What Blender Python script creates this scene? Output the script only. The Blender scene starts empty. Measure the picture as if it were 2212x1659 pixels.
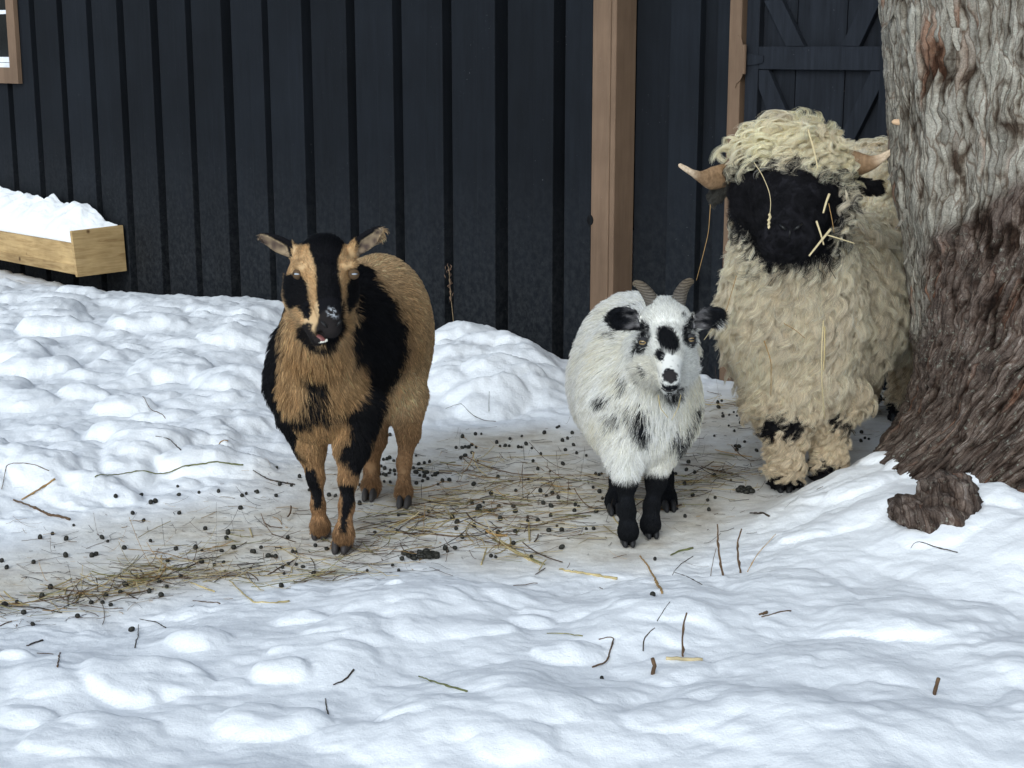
import bpy, bmesh, math, time
import numpy as np
from mathutils import Vector, Matrix
from mathutils.kdtree import KDTree

T0 = time.time()
SC = bpy.context.scene
COL = SC.collection

# ------------------------------------------------------------------ camera
CAMH = 1.2
TH = math.radians(12.3)
F = 3307.0                      # focal length in units of a 2212 x 1659 frame
cam_d = bpy.data.cameras.new("camera")
cam = bpy.data.objects.new("camera", cam_d)
COL.objects.link(cam)
cam.location = (0, 0, CAMH)
cam.rotation_euler = (math.pi / 2 - TH, 0, 0)
cam_d.sensor_width = 36.0
cam_d.lens = 36.0 * F / 2212.0
cam_d.clip_start = 0.05
cam_d.clip_end = 2000
SC.camera = cam

# ------------------------------------------------------------------ sky and light
SUN_EL, SUN_AZ = math.radians(32), math.radians(-160)    # azimuth measured from +Y, clockwise
world = bpy.data.worlds.new("World")
SC.world = world
world.use_nodes = True
wn = world.node_tree
wn.nodes.clear()
sky = wn.nodes.new("ShaderNodeTexSky")
sky.sky_type = 'NISHITA'
sky.sun_disc = False
sky.sun_elevation = SUN_EL
sky.sun_rotation = SUN_AZ
sky.air_density = 1.0
sky.dust_density = 4.0
sky.ozone_density = 1.0
hsv = wn.nodes.new("ShaderNodeHueSaturation")
hsv.inputs['Saturation'].default_value = 0.5
bg = wn.nodes.new("ShaderNodeBackground")
bg.inputs['Strength'].default_value = 0.15
wo = wn.nodes.new("ShaderNodeOutputWorld")
wn.links.new(sky.outputs[0], hsv.inputs['Color'])
tint = wn.nodes.new("ShaderNodeMix"); tint.data_type = 'RGBA'; tint.blend_type = 'MULTIPLY'
tint.inputs[0].default_value = 1.0; tint.inputs[7].default_value = (0.87, 0.985, 1.07, 1)
wn.links.new(hsv.outputs[0], tint.inputs[6])
wn.links.new(tint.outputs[2], bg.inputs['Color'])
wn.links.new(bg.outputs[0], wo.inputs['Surface'])

sun_d = bpy.data.lights.new("sun", 'SUN')
sun_d.energy = 0.42
sun_d.angle = math.radians(100)
sun_d.color = (0.93, 0.98, 1.0)
sun = bpy.data.objects.new("sun", sun_d)
COL.objects.link(sun)
sd = Vector((math.sin(SUN_AZ) * math.cos(SUN_EL), math.cos(SUN_AZ) * math.cos(SUN_EL), math.sin(SUN_EL)))
sun.rotation_euler = sd.to_track_quat('Z', 'Y').to_euler()

SC.view_settings.view_transform = 'Standard'
SC.view_settings.look = 'None'
SC.view_settings.exposure = 0.14
SC.view_settings.gamma = 1.0
SC.render.engine = 'CYCLES'
SC.cycles.max_bounces = 11
SC.cycles.diffuse_bounces = 9
SC.cycles.glossy_bounces = 3
SC.cycles.transmission_bounces = 6
SC.cycles.transparent_max_bounces = 8
SC.cycles_curves.shape = 'RIBBONS'
SC.cycles.use_denoising = True

# ------------------------------------------------------------------ helpers
ct, st = math.cos(TH), math.sin(TH)

def ray(u, v):
    a = (np.asarray(u, float) - 1106.0) / F
    b = (829.5 - np.asarray(v, float)) / F
    return a, ct + b * st, -st + b * ct

def W(u, v, Y):
    """world point that lies at distance Y in front of the camera on the line of sight (u, v)"""
    dx, dy, dz = ray(u, v)
    k = Y / dy
    return np.stack([dx * k, dy * k, CAMH + dz * k], -1)

def G(u, v, z=0.0):
    dx, dy, dz = ray(u, v)
    k = (z - CAMH) / dz
    return np.stack([dx * k, dy * k, CAMH + dz * k], -1)

def proj(P):
    P = np.asarray(P, float)
    y, z = P[..., 1], P[..., 2] - CAMH
    zc = y * ct - z * st
    yc = y * st + z * ct
    return 1106.0 + F * P[..., 0] / zc, 829.5 - F * yc / zc

def nrm(a):
    return a / (np.linalg.norm(a, axis=-1, keepdims=True) + 1e-12)

_rs = np.random.default_rng(7)
_perm = np.concatenate([_rs.permutation(256)] * 3).astype(np.int32)
_grad = nrm(_rs.normal(size=(256, 3))).astype(np.float64)

def pn(P, seed=0):
    """gradient noise at (n, 3) points, about -0.7..0.7"""
    P = np.asarray(P, float) + seed * 17.137
    i = np.floor(P).astype(np.int64)
    f = P - i
    w = f * f * f * (f * (f * 6 - 15) + 10)
    out = 0
    for cx in (0, 1):
        for cy in (0, 1):
            for cz in (0, 1):
                h = _perm[_perm[_perm[(i[..., 0] + cx) & 255] + ((i[..., 1] + cy) & 255)] + ((i[..., 2] + cz) & 255)]
                g = _grad[h & 255]
                d = g[..., 0] * (f[..., 0] - cx) + g[..., 1] * (f[..., 1] - cy) + g[..., 2] * (f[..., 2] - cz)
                out = out + d * (w[..., 0] if cx else 1 - w[..., 0]) * (w[..., 1] if cy else 1 - w[..., 1]) * (w[..., 2] if cz else 1 - w[..., 2])
    return out

def fbm(P, oct=4, seed=0, gain=0.5):
    a, s, r = 1.0, 1.0, 0
    for k in range(oct):
        r = r + a * pn(np.asarray(P) * s, seed + k)
        a *= gain
        s *= 2.03
    return r

def P2(x, y, z=0.0):
    x = np.asarray(x, float)
    return np.stack([x, np.broadcast_to(y, x.shape), np.broadcast_to(z, x.shape)], -1)

def sst(a, b, x):
    t = np.clip((x - a) / (b - a), 0, 1)
    return t * t * (3 - 2 * t)

def mix(a, b, t):
    t = np.asarray(t)[..., None]
    return a * (1 - t) + b * t

def polysd(u, v, poly):
    """signed distance (positive inside) to a polygon"""
    poly = np.asarray(poly, float)
    d = np.full(np.shape(u), 1e9)
    ins = np.zeros(np.shape(u), bool)
    n = len(poly)
    for k in range(n):
        ax, ay = poly[k]
        bx, by = poly[(k + 1) % n]
        ex, ey = bx - ax, by - ay
        wx, wy = u - ax, v - ay
        t = np.clip((wx * ex + wy * ey) / (ex * ex + ey * ey + 1e-9), 0, 1)
        d = np.minimum(d, np.hypot(wx - ex * t, wy - ey * t))
        c = ((ay > v) != (by > v)) & (u < (bx - ax) * (v - ay) / (by - ay + 1e-12) + ax)
        ins ^= c
    return np.where(ins, d, -d)

def srgb(r, g, b):
    c = np.array([r, g, b]) / 255.0
    return np.where(c <= 0.04045, c / 12.92, ((c + 0.055) / 1.055) ** 2.4)

# ---- objects
def link(o, parent=None):
    COL.objects.link(o)
    if parent is not None:
        o.parent = parent
    return o

def tag(o, label=None, cat=None, group=None, kind=None):
    if label: o["label"] = label
    if cat: o["category"] = cat
    if group: o["group"] = group
    if kind: o["kind"] = kind
    return o

def empty(name, loc=(0, 0, 0)):
    o = bpy.data.objects.new(name, None)
    o.empty_display_size = 0.1
    o.location = loc
    return link(o)

def mesh_np(name, V, Fq, mat, parent=None, smooth=True, attrs=None):
    me = bpy.data.meshes.new(name)
    V = np.asarray(V, np.float32)
    Fq = np.asarray(Fq, np.int32)
    k = Fq.shape[1]
    me.vertices.add(len(V)); me.loops.add(Fq.size); me.polygons.add(len(Fq))
    me.vertices.foreach_set('co', V.ravel())
    me.loops.foreach_set('vertex_index', Fq.ravel())
    me.polygons.foreach_set('loop_start', np.arange(len(Fq), dtype=np.int32) * k)
    me.polygons.foreach_set('use_smooth', np.full(len(Fq), smooth, bool))
    me.update(calc_edges=True)
    for an, arr in (attrs or {}).items():
        arr = np.asarray(arr, np.float32)
        if arr.ndim == 1:
            me.attributes.new(an, 'FLOAT', 'POINT').data.foreach_set('value', arr)
        else:
            a4 = np.ones((len(arr), 4), np.float32); a4[:, :3] = arr
            me.attributes.new(an, 'FLOAT_COLOR', 'POINT').data.foreach_set('color', a4.ravel())
    if mat: me.materials.append(mat)
    o = bpy.data.objects.new(name, me)
    return link(o, parent)

class MB:
    """collects shapes and links them as one mesh object"""
    def __init__(s): s.V, s.F, s.C = [], [], []
    def add(s, V, Fc, c=None):
        b = sum(len(x) for x in s.V)
        s.V.append(np.asarray(V, float)); s.F += [tuple(i + b for i in f) for f in Fc]
        s.C.append(np.tile(np.array(c if c is not None else (1, 1, 1), float), (len(V), 1)))
    def box(s, o, ax, ay, az, c=None):
        """o corner, three edge vectors"""
        o, ax, ay, az = map(lambda q: np.asarray(q, float), (o, ax, ay, az))
        V = [o, o + ax, o + ax + ay, o + ay]; V += [p + az for p in V]
        Fc = [(3, 2, 1, 0), (4, 5, 6, 7), (0, 1, 5, 4), (1, 2, 6, 5), (2, 3, 7, 6), (3, 0, 4, 7)]
        if np.dot(np.cross(ax, ay), az) < 0: Fc = [f[::-1] for f in Fc]
        s.add(V, Fc, c)
    def prism(s, pts, ext, c=None):
        pts = [np.asarray(p, float) for p in pts]; ext = np.asarray(ext, float); n = len(pts)
        V = pts + [p + ext for p in pts]
        nn = np.cross(pts[1] - pts[0], pts[2] - pts[0])
        Fc = [tuple(range(n))[::-1], tuple(range(n, 2 * n))] + [(i, (i + 1) % n, (i + 1) % n + n, i + n) for i in range(n)]
        if np.dot(nn, ext) < 0: Fc = [f[::-1] for f in Fc]
        s.add(V, Fc, c)
    def tube(s, pts, rad, n=6, c=None, squash=None, cap=True):
        pts = np.asarray(pts, float); m = len(pts)
        rad = np.broadcast_to(rad, (m,)).astype(float)
        T = nrm(np.gradient(pts, axis=0))
        up = np.array([0.0, 0.0, 1.0]) if abs(T[0][2]) < 0.9 else np.array([1.0, 0, 0])
        V = []
        B = nrm(np.cross(T[0], up))
        for k in range(m):
            B = nrm(B - T[k] * np.dot(B, T[k])); N = np.cross(B, T[k])
            sq = squash if squash else 1.0
            for j in range(n):
                a = 2 * math.pi * j / n
                V.append(pts[k] + rad[k] * (math.cos(a) * B + math.sin(a) * N * sq))
        Fc = [(k * n + j, k * n + (j + 1) % n, (k + 1) * n + (j + 1) % n, (k + 1) * n + j) for k in range(m - 1) for j in range(n)]
        if cap: Fc += [tuple(range(n))[::-1], tuple(range((m - 1) * n, m * n))]
        s.add(V, [f[::-1] for f in Fc], c)
    def build(s, name, mat, parent=None, smooth=False, bevel=0, origin=None):
        me = bpy.data.meshes.new(name)
        V = np.concatenate(s.V)
        if origin is not None: V = V - np.asarray(origin)
        me.from_pydata(V.tolist(), [], s.F)
        C = np.ones((len(V), 4), np.float32); C[:, :3] = np.concatenate(s.C)
        me.attributes.new('Col', 'FLOAT_COLOR', 'POINT').data.foreach_set('color', C.ravel())
        me.polygons.foreach_set('use_smooth', np.full(len(me.polygons), smooth, bool))
        me.update()
        if mat: me.materials.append(mat)
        o = bpy.data.objects.new(name, me)
        if origin is not None: o.location = tuple(origin)
        link(o, parent)
        if bevel:
            b = o.modifiers.new('bevel', 'BEVEL'); b.width = bevel; b.segments = 2; b.limit_method = 'ANGLE'
        return o

# ---- materials
class MT:
    def __init__(s, name, rough=0.8, spec=0.3):
        s.m = bpy.data.materials.new(name); s.m.use_nodes = True
        s.t = s.m.node_tree; s.b = s.t.nodes['Principled BSDF']
        s.b.inputs['Roughness'].default_value = rough
        s.b.inputs['Specular IOR Level'].default_value = spec
    def n(s, kind, **kw):
        x = s.t.nodes.new('ShaderNode' + kind)
        for k, v in kw.items():
            if k in x.inputs: x.inputs[k].default_value = v
            else: setattr(x, k, v)
        return x
    def l(s, a, b): s.t.links.new(a, b)
    def attr(s, name): return s.n('Attribute', attribute_name=name)
    def coord(s): return s.n('TexCoord').outputs['Object']
    def mapping(s, sc=(1, 1, 1), rot=(0, 0, 0)):
        m = s.n('Mapping'); m.inputs['Scale'].default_value = sc; m.inputs['Rotation'].default_value = rot
        s.l(s.coord(), m.inputs['Vector']); return m.outputs[0]
    def noise(s, vec, scale, detail=5, rough=0.6, dist=0.0):
        x = s.n('TexNoise'); x.inputs['Scale'].default_value = scale; x.inputs['Detail'].default_value = detail
        x.inputs['Roughness'].default_value = rough; x.inputs['Distortion'].default_value = dist
        if vec is not None: s.l(vec, x.inputs['Vector'])
        return x.outputs['Fac']
    def ramp(s, fac, stops):
        r = s.n('ValToRGB'); e = r.color_ramp.elements
        while len(e) < len(stops): e.new(0.5)
        for q, (p, c) in zip(e, stops):
            q.position = p; q.color = (*c, 1) if len(c) == 3 else c
        s.l(fac, r.inputs[0]); return r.outputs[0]
    def mul(s, a, b, fac=1.0, mode='MULTIPLY'):
        x = s.n('Mix', data_type='RGBA', blend_type=mode)
        if isinstance(fac, (int, float)): x.inputs[0].default_value = fac
        else: s.l(fac, x.inputs[0])
        for i, q in ((6, a), (7, b)):
            if isinstance(q, (tuple, list, np.ndarray)): x.inputs[i].default_value = (*q[:3], 1)
            else: s.l(q, x.inputs[i])
        return x.outputs[2]
    def bump(s, h, strength=0.3, dist=0.01):
        x = s.n('Bump'); x.inputs['Strength'].default_value = strength; x.inputs['Distance'].default_value = dist
        s.l(h, x.inputs['Height']); s.l(x.outputs[0], s.b.inputs['Normal']); return x.outputs[0]
    def base(s, c):
        if isinstance(c, (tuple, list, np.ndarray)): s.b.inputs['Base Color'].default_value = (*c[:3], 1)
        else: s.l(c, s.b.inputs['Base Color'])
        return s.m

def m_paint(name, c, grain=0.35, rough=0.75, scale=1.0, rot=0.0, splash=False):
    t = MT(name, rough, 0.14)
    v = t.mapping((14 * scale, 14 * scale, 1.2 * scale), (0, 0, rot))
    n1 = t.noise(v, 3.0, 6, 0.65)
    v2 = t.mapping((1, 1, 1)); n2 = t.noise(v2, 2.5, 4, 0.6)
    g = t.ramp(n1, [(0.3, (1 - grain,) * 3), (0.7, (1 + grain * 0.5,) * 3)])
    g2 = t.ramp(n2, [(0.3, (0.8,) * 3), (0.7, (1.15,) * 3)])
    c1 = t.mul(t.mul(t.attr('Col').outputs['Color'], c), t.mul(g, g2))
    n3 = t.noise(v2, 160.0, 2, 0.5)
    sp = t.ramp(n3, [(0.74, (0, 0, 0)), (0.79, (1, 1, 1))])
    n4 = t.noise(v2, 6.0, 2, 0.5)
    sp2 = t.mul(sp, t.ramp(n4, [(0.5, (0, 0, 0)), (0.62, (0.5, 0.5, 0.5))]))
    c2 = t.mul(c1, (0.45, 0.46, 0.47), sp2, 'MIX')
    if splash:
        sx = t.n('SeparateXYZ'); t.l(v2, sx.inputs[0])
        gr = t.ramp(sx.outputs[2], [(0.0, (1, 1, 1)), (0.75, (0, 0, 0))])
        ns = t.ramp(t.noise(v2, 38.0, 8, 0.75), [(0.42, (0, 0, 0)), (0.62, (1, 1, 1))])
        c2 = t.mul(c2, (0.036, 0.039, 0.042), t.mul(gr, t.mul(ns, (.6, .6, .6))), 'MIX')
    t.bump(n1, 0.25, 0.004)
    return t.base(c2)

M_WALL = m_paint('dark_blue_paint', (0.0076, 0.0097, 0.0135), 0.22, splash=True)
M_DOOR = m_paint('door_paint', (0.0155, 0.0185, 0.025), 0.4)
M_BROWN = m_paint('brown_paint', (0.185, 0.122, 0.082), 0.18)
M_WHITE = m_paint('white_paint', (0.72, 0.74, 0.78), 0.05)

def m_plank():
    t = MT('pine_plank', 0.7, 0.25)
    v = t.mapping((2.2, 2.2, 22), (0, 0, 0))
    n1 = t.noise(v, 2.2, 7, 0.65, 0.6)
    n2 = t.noise(t.mapping((1, 1, 1)), 3.0, 4, 0.6)
    c = t.ramp(n1, [(0.28, (0.29, 0.18, 0.078)), (0.5, (0.47, 0.325, 0.155)), (0.75, (0.60, 0.43, 0.225))])
    c = t.mul(c, t.ramp(n2, [(0.3, (0.7, 0.68, 0.66)), (0.65, (1.1, 1.1, 1.1))]))
    vor = t.n('TexVoronoi'); vor.inputs['Scale'].default_value = 6.5
    t.l(t.mapping((1, 1, 1)), vor.inputs['Vector'])
    k = t.ramp(vor.outputs['Distance'], [(0.045, (0.16, 0.09, 0.05)), (0.11, (1, 1, 1))])
    c = t.mul(c, k, 0.9)
    c = t.mul(c, t.attr('Col').outputs['Color'])
    t.bump(n1, 0.2, 0.003)
    return t.base(c)
M_PLANK = m_plank()

def m_snow():
    t = MT('snow', 0.65, 0.25)
    co = t.mapping((1, 1, 1))
    d = t.attr('dirt').outputs['Fac']
    n1 = t.noise(co, 9.0, 8, 0.65)
    n2 = t.noise(t.mapping((1, 2.2, 1)), 55.0, 6, 0.7)
    n3 = t.noise(co, 2.3, 5, 0.6)
    stain = t.ramp(n1, [(0.32, (0.78, 0.755, 0.70)), (0.50, (0.67, 0.625, 0.545)), (0.66, (0.46, 0.40, 0.32))])
    m = t.n('Math', operation='MULTIPLY'); t.l(d, m.inputs[0])
    r3 = t.ramp(n3, [(0.30, (0.5,) * 3), (0.55, (1, 1, 1))]); t.l(r3, m.inputs[1])
    c = t.mul((0.87, 0.895, 0.93), stain, m.outputs[0], 'MIX')
    fleck = t.ramp(n2, [(0.60, (0, 0, 0)), (0.68, (1, 1, 1))])
    fm = t.mul(fleck, t.mul(d, r3))
    c = t.mul(c, (0.17, 0.13, 0.09), t.mul(fm, (0.75, 0.75, 0.75)), 'MIX')
    nb = t.noise(co, 60.0, 8, 0.68)
    t.bump(nb, 0.5, 0.007)
    t.b.inputs['Subsurface Weight'].default_value = 0.0
    return t.base(c)
M_SNOW = m_snow()

def m_attr(name, rough=0.8, spec=0.25, gain=1.0):
    t = MT(name, rough, spec)
    return t.base(t.mul(t.attr('Col').outputs['Color'], (gain,) * 3))
M_COL = m_attr('plain_coloured')
M_STRAW = m_attr('straw', 0.65, 0.3)
M_SKIN = m_attr('undercoat', 0.95, 0.05)

def m_hair(name, rough=0.42, gain=1.0):
    m = bpy.data.materials.new(name); m.use_nodes = True
    t = m.node_tree; t.nodes.clear()
    o = t.nodes.new('ShaderNodeOutputMaterial')
    a = t.nodes.new('ShaderNodeAttribute'); a.attribute_name = 'Col'
    hi = t.nodes.new('ShaderNodeHairInfo')
    r = t.nodes.new('ShaderNodeMapRange')
    r.inputs['To Min'].default_value = 0.78 * gain; r.inputs['To Max'].default_value = 1.18 * gain
    t.links.new(hi.outputs['Random'], r.inputs['Value'])
    mx = t.nodes.new('ShaderNodeVectorMath'); mx.operation = 'SCALE'
    t.links.new(a.outputs['Color'], mx.inputs[0]); t.links.new(r.outputs[0], mx.inputs['Scale'])
    b = t.nodes.new('ShaderNodeBsdfPrincipled')
    b.inputs['Roughness'].default_value = rough
    b.inputs['Specular IOR Level'].default_value = 0.18
    t.links.new(mx.outputs[0], b.inputs['Base Color'])
    tr = t.nodes.new('ShaderNodeBsdfTranslucent'); t.links.new(mx.outputs[0], tr.inputs['Color'])
    ms = t.nodes.new('ShaderNodeMixShader'); ms.inputs[0].default_value = 0.42
    t.links.new(b.outputs[0], ms.inputs[1]); t.links.new(tr.outputs[0], ms.inputs[2])
    t.links.new(ms.outputs[0], o.inputs['Surface'])
    return m
M_FUR = m_hair('fur', 0.5)
M_WOOL = m_hair('wool', 0.6)

# ------------------------------------------------------------------ barn wall
WD = nrm(np.array([-1.009, 1.0, 0.0]))          # along the wall, to the far end
WN = np.array([-WD[1], WD[0], 0.0])             # outward normal, towards the yard
WP = np.array([W(1572, 790, 5.8)[0], 5.8, 0.0])
ZB = -0.5

def wall_hit(u, v, off=0.0):
    dx, dy, dz = ray(u, v)
    d = np.array([dx, dy, dz]); o = np.array([0, 0, CAMH]); p0 = WP + WN * off
    k = np.dot(p0 - o, WN) / np.dot(d, WN)
    q = o + d * k
    return float(np.dot(q - p0, WD)), float(q[2])

def wpt(s, z, off=0.0):
    q = WP + WD * s + WN * off
    return np.array([q[0], q[1], z])

Z = np.array([0, 0, 1.0])
barn = tag(empty('barn', tuple(wpt(0, 0))), "long dark blue barn of vertical boards with brown corner post and plank door", "barn")
def bpart(mb, name, mat, parent=barn, **kw):
    o = mb.build(name, mat, None, **kw)
    o.parent = parent
    o.matrix_parent_inverse = parent.matrix_world.inverted() if parent.parent is None and parent.type == 'EMPTY' else Matrix()
    return o
bpy.context.view_layer.update()

rng = np.random.default_rng(11)
WTOP = 2.7
redges = [60.6, 120.6, 183.5, 250, 321.8, 397.7, 474.7, 563.6, 648.9, 746, 846, 954, 1068, 1196.6]
ss = [wall_hit(u, 0)[0] for u in redges]
per = (ss[0] - ss[-1]) / (len(ss) - 1)
s_post_l = wall_hit(1281, 0)[0]
ss = ss + [ss[-1] - per]
far = [ss[0] + per * (k + 1) for k in range(9)]
alls = far[::-1] + ss                       # right edges, from the far end to the post
GW, GD = 0.062, 0.08
siding = MB()
for k, s in enumerate(alls):
    s1 = s + per - GW                      # far edge of this board pair
    if s < s_post_l: s = s_post_l
    br = rng.uniform(0.84, 1.16); br2 = br * rng.uniform(0.93, 1.07)
    cut = s + (s1 - s) * 0.42
    j1, j2 = rng.uniform(-.0015, .0015, 2)
    siding.box(wpt(cut, ZB, -GD), WD * (s1 - cut), WN * (GD - 0.004 + j1), Z * (WTOP - ZB), (br2,) * 3)
    siding.box(wpt(s, ZB, -GD), WD * (cut - s), WN * (GD + j2), Z * (WTOP - ZB), (br,) * 3)
siding.box(wpt(s_post_l - 0.05, ZB, -GD - 0.05), WD * (alls[0] + per - s_post_l), WN * 0.05, Z * (WTOP - ZB), (0.55,) * 3)
bpart(siding, 'siding', M_WALL, bevel=0.0025)

# corner post
s_pc = wall_hit(1332, 0, 0.012)[0]
post = MB()
depth = 0.125
s_pl = wall_hit(1281, 0, 0.012)[0]
mid = wall_hit(1318, 200, 0.012)[0]
post.box(wpt(mid + 0.0012, ZB, 0.012 - depth), WD * (s_pl - mid - 0.0012), WN * depth, Z * (WTOP - ZB), (1.0,) * 3)
post.box(wpt(s_pc, ZB, 0.012 - depth), WD * (mid - 0.0012 - s_pc), WN * (depth - 0.001), Z * (WTOP - ZB), (1.04,) * 3)
bpart(post, 'corner_post', M_BROWN, bevel=0.004)
kn = MB(); kc = wpt(*wall_hit(1279, 475, .002), .002)
kn.prism([kc + WD * (.016 * math.cos(a)) + Z * (.021 * math.sin(a)) for a in np.linspace(0, 6.0, 14)], WN * .014, (.25, .22, .22))
bpart(kn, 'post_knot', M_WALL)

# wall right of the post, set back
OFB = -0.115
def sb(zx, off=OFB, v=120):                 # zoom picture x -> wall coordinate
    return wall_hit(zx * 0.3432 + 1247, v, off)[0]
s_end = -4.2
back = MB()
s0 = s_pc
s_j0, s_j1 = sb(977, OFB + 0.03), sb(1053, OFB + 0.03)
back.box(wpt(s_end, ZB, OFB - 0.06), WD * (s0 - s_end), WN * 0.06, Z * (WTOP - ZB), (0.95,) * 3)
b1 = (sb(585, OFB + .035), sb(770, OFB + .035)); b2 = (sb(880, OFB + .035), sb(972, OFB + .035))
for a, b in (b1, b2):
    back.box(wpt(b, ZB, OFB), WD * (a - b), WN * 0.035, Z * (WTOP - ZB), (1.25,) * 3)
# far right battens beyond the door
s_dr = sb(1975, OFB + 0.05)
for k in range(7):
    q = s_dr - 0.02 - k * 0.3
    back.box(wpt(q - 0.26, ZB, OFB), WD * 0.255, WN * 0.04, Z * (WTOP - ZB), (1.15,) * 3)
bpart(back, 'recessed_wall', M_WALL, bevel=0.002)
jamb = MB()
jamb.box(wpt(s_j1, ZB, OFB), WD * (s_j0 - s_j1), WN * 0.055, Z * (WTOP - ZB))
bpart(jamb, 'door_jamb', M_BROWN, bevel=0.003)

# door
def zz(zy, off):                             # zoom y -> height at door
    return wall_hit(1700, zy * 0.3432, off)[1]
DO = OFB + 0.05
d = MB()
sl, sr = sb(1060, DO), sb(1972, DO)
dtop, dbot = 2.02, 0.02
cuts = [sl, sb(1378, DO - .03), sb(1690, DO - .03), sr]
for a, b in zip(cuts[:-1], cuts[1:]):
    d.box(wpt(b + 0.002, dbot, OFB + 0.002), WD * (a - b - 0.004), WN * 0.018, Z * (dtop - dbot), (rng.uniform(.85, 1.05),) * 3)
d.box(wpt(sr, dbot, OFB + 0.0005), WD * (sl - sr), WN * 0.004, Z * (dtop - dbot), (0.3,) * 3)
door = bpart(d, 'door', M_DOOR, bevel=0.0015)
zr1, zr0 = zz(293, DO), zz(438, DO)
fr = MB()
sa, sb2 = sb(1140, DO), sb(1908, DO)
fr.box(wpt(sa, dbot, OFB + 0.02), WD * (sl - sa), WN * 0.03, Z * (dtop - dbot), (1.1,) * 3)
fr.build('stile', M_DOOR, None, bevel=0.002).parent = door; fr = MB()
fr.box(wpt(sr, dbot, OFB + 0.02), WD * (sb2 - sr), WN * 0.03, Z * (dtop - dbot), (1.1,) * 3)
fr.build('stile', M_DOOR, None, bevel=0.002).parent = door
ra = MB()
ra.box(wpt(sb2, zr0, OFB + 0.02), WD * (sa - sb2), WN * 0.029, Z * (zr1 - zr0), (1.25,) * 3)
ra.build('rail', M_DOOR, None, bevel=0.002).parent = door; ra = MB()
ra.box(wpt(sb2, dtop - .13, OFB + 0.02), WD * (sa - sb2), WN * 0.029, Z * .13, (1.2,) * 3)
ra.build('rail', M_DOOR, None, bevel=0.002).parent = door; ra = MB()
ra.box(wpt(sb2, dbot, OFB + 0.02), WD * (sa - sb2), WN * 0.029, Z * .13, (1.2,) * 3)
ra.build('rail', M_DOOR, None, bevel=0.002).parent = door
def zpt(zx, zy): return wpt(sb(zx, DO, zy * .3432), zz(zy, DO), OFB + 0.0205)
for q in ([(1170, 0), (1310, 292), (1425, 292), (1280, -10)], [(1925, -20), (1810, -20), (1655, 292), (1770, 292)],
          [(1137, 442), (1200, 442), (1330, 740), (1420, 1000), (1300, 1000), (1137, 560)],
          [(1903, 442), (1845, 442), (1640, 860), (1560, 1000), (1670, 1000), (1903, 540)]):
    brc = MB(); brc.prism([zpt(*p) for p in q], WN * 0.026, (1.15,) * 3)
    brc.build('brace', M_DOOR, None, bevel=0.002).parent = door
hg = MB()
hg.prism([wpt(wall_hit(x * .3432 + 1247, y * .3432, OFB + .055)[0], wall_hit(x * .3432 + 1247, y * .3432, OFB + .055)[1], OFB + .0555)
          for x, y in [(998, 240), (1010, 222), (1035, 232), (1046, 280), (1046, 470), (1030, 505), (1005, 530), (998, 555), (988, 500), (996, 440), (986, 390), (998, 330)]],
         WN * 0.004, (0.96,) * 3)
ht, hb = zz(280, OFB + .07), zz(470, OFB + .07)
sh = sb(1049, OFB + .07)
hc = [wpt(sh, hb, OFB + .068), wpt(sh, hb + (ht - hb) * .5, OFB + .068), wpt(sh, ht, OFB + .068)]
hg.tube(hc, 0.0085, 10, (0.97,) * 3)
h = hg.build('hinge', M_BROWN, None, bevel=0.001); h.parent = door
hs = MB()
hs.prism([wpt(sb(x, OFB + .05), zz(y, OFB + .05), OFB + .0515) for x, y in [(1056, 335), (1130, 345), (1175, 352), (1175, 395), (1130, 408), (1056, 415)]], WN * 0.004, (1.2,) * 3)
hs.build('hinge_strap', M_DOOR, None, bevel=0.001).parent = door

# window at the far left
wn_ = MB()
def wl(u, v, off=0.02): return wall_hit(u, v, off)
so_, zo_ = wl(39.5, 181, .03); si_, zi_ = wl(20.5, 146, .03)
sw = so_ + 1.05; ztop = 1.75
fw = si_ - so_; fh = zi_ - zo_
wn_.box(wpt(so_, zo_, 0), WD * fw, WN * 0.03, Z * (ztop - zo_))
wn_.box(wpt(sw - fw, zo_, 0), WD * fw, WN * 0.03, Z * (ztop - zo_))
wn_.box(wpt(so_ + fw, zo_, 0), WD * (sw - so_ - 2 * fw), WN * 0.029, Z * fh)
wn_.box(wpt(so_ + fw, ztop - fh, 0), WD * (sw - so_ - 2 * fw), WN * 0.029, Z * fh)
wframe = bpart(wn_, 'window', M_BROWN, bevel=0.002)
sash = MB()
sa_, sbb = so_ + fw, sw - fw
z1 = wl(15, 123, .0)[1]; z2 = wl(12, 26, 0)[1]
sash.box(wpt(sa_, zi_, 0.0005), WD * (sbb - sa_), WN * 0.014, Z * (z1 - zi_) * 0.45)
sash.box(wpt(sa_, zi_ + (z1 - zi_) * 0.5, 0.0005), WD * (sbb - sa_), WN * 0.010, Z * (z1 - zi_) * 0.5)
sash.box(wpt(sa_, z2 - .012, 0.0005), WD * (sbb - sa_), WN * 0.012, Z * 0.024)
sash.build('sash', M_WHITE, None, bevel=0.001).parent = wframe
tg = MT('window_glass', 0.08, 0.5); tg.base((0.012, 0.013, 0.013))
pane = MB(); pane.box(wpt(sa_, zi_, 0.0002), WD * (sbb - sa_), WN * 0.004, Z * (ztop - fh - zi_))
pane.build('pane', tg.m, None).parent = wframe
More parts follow.
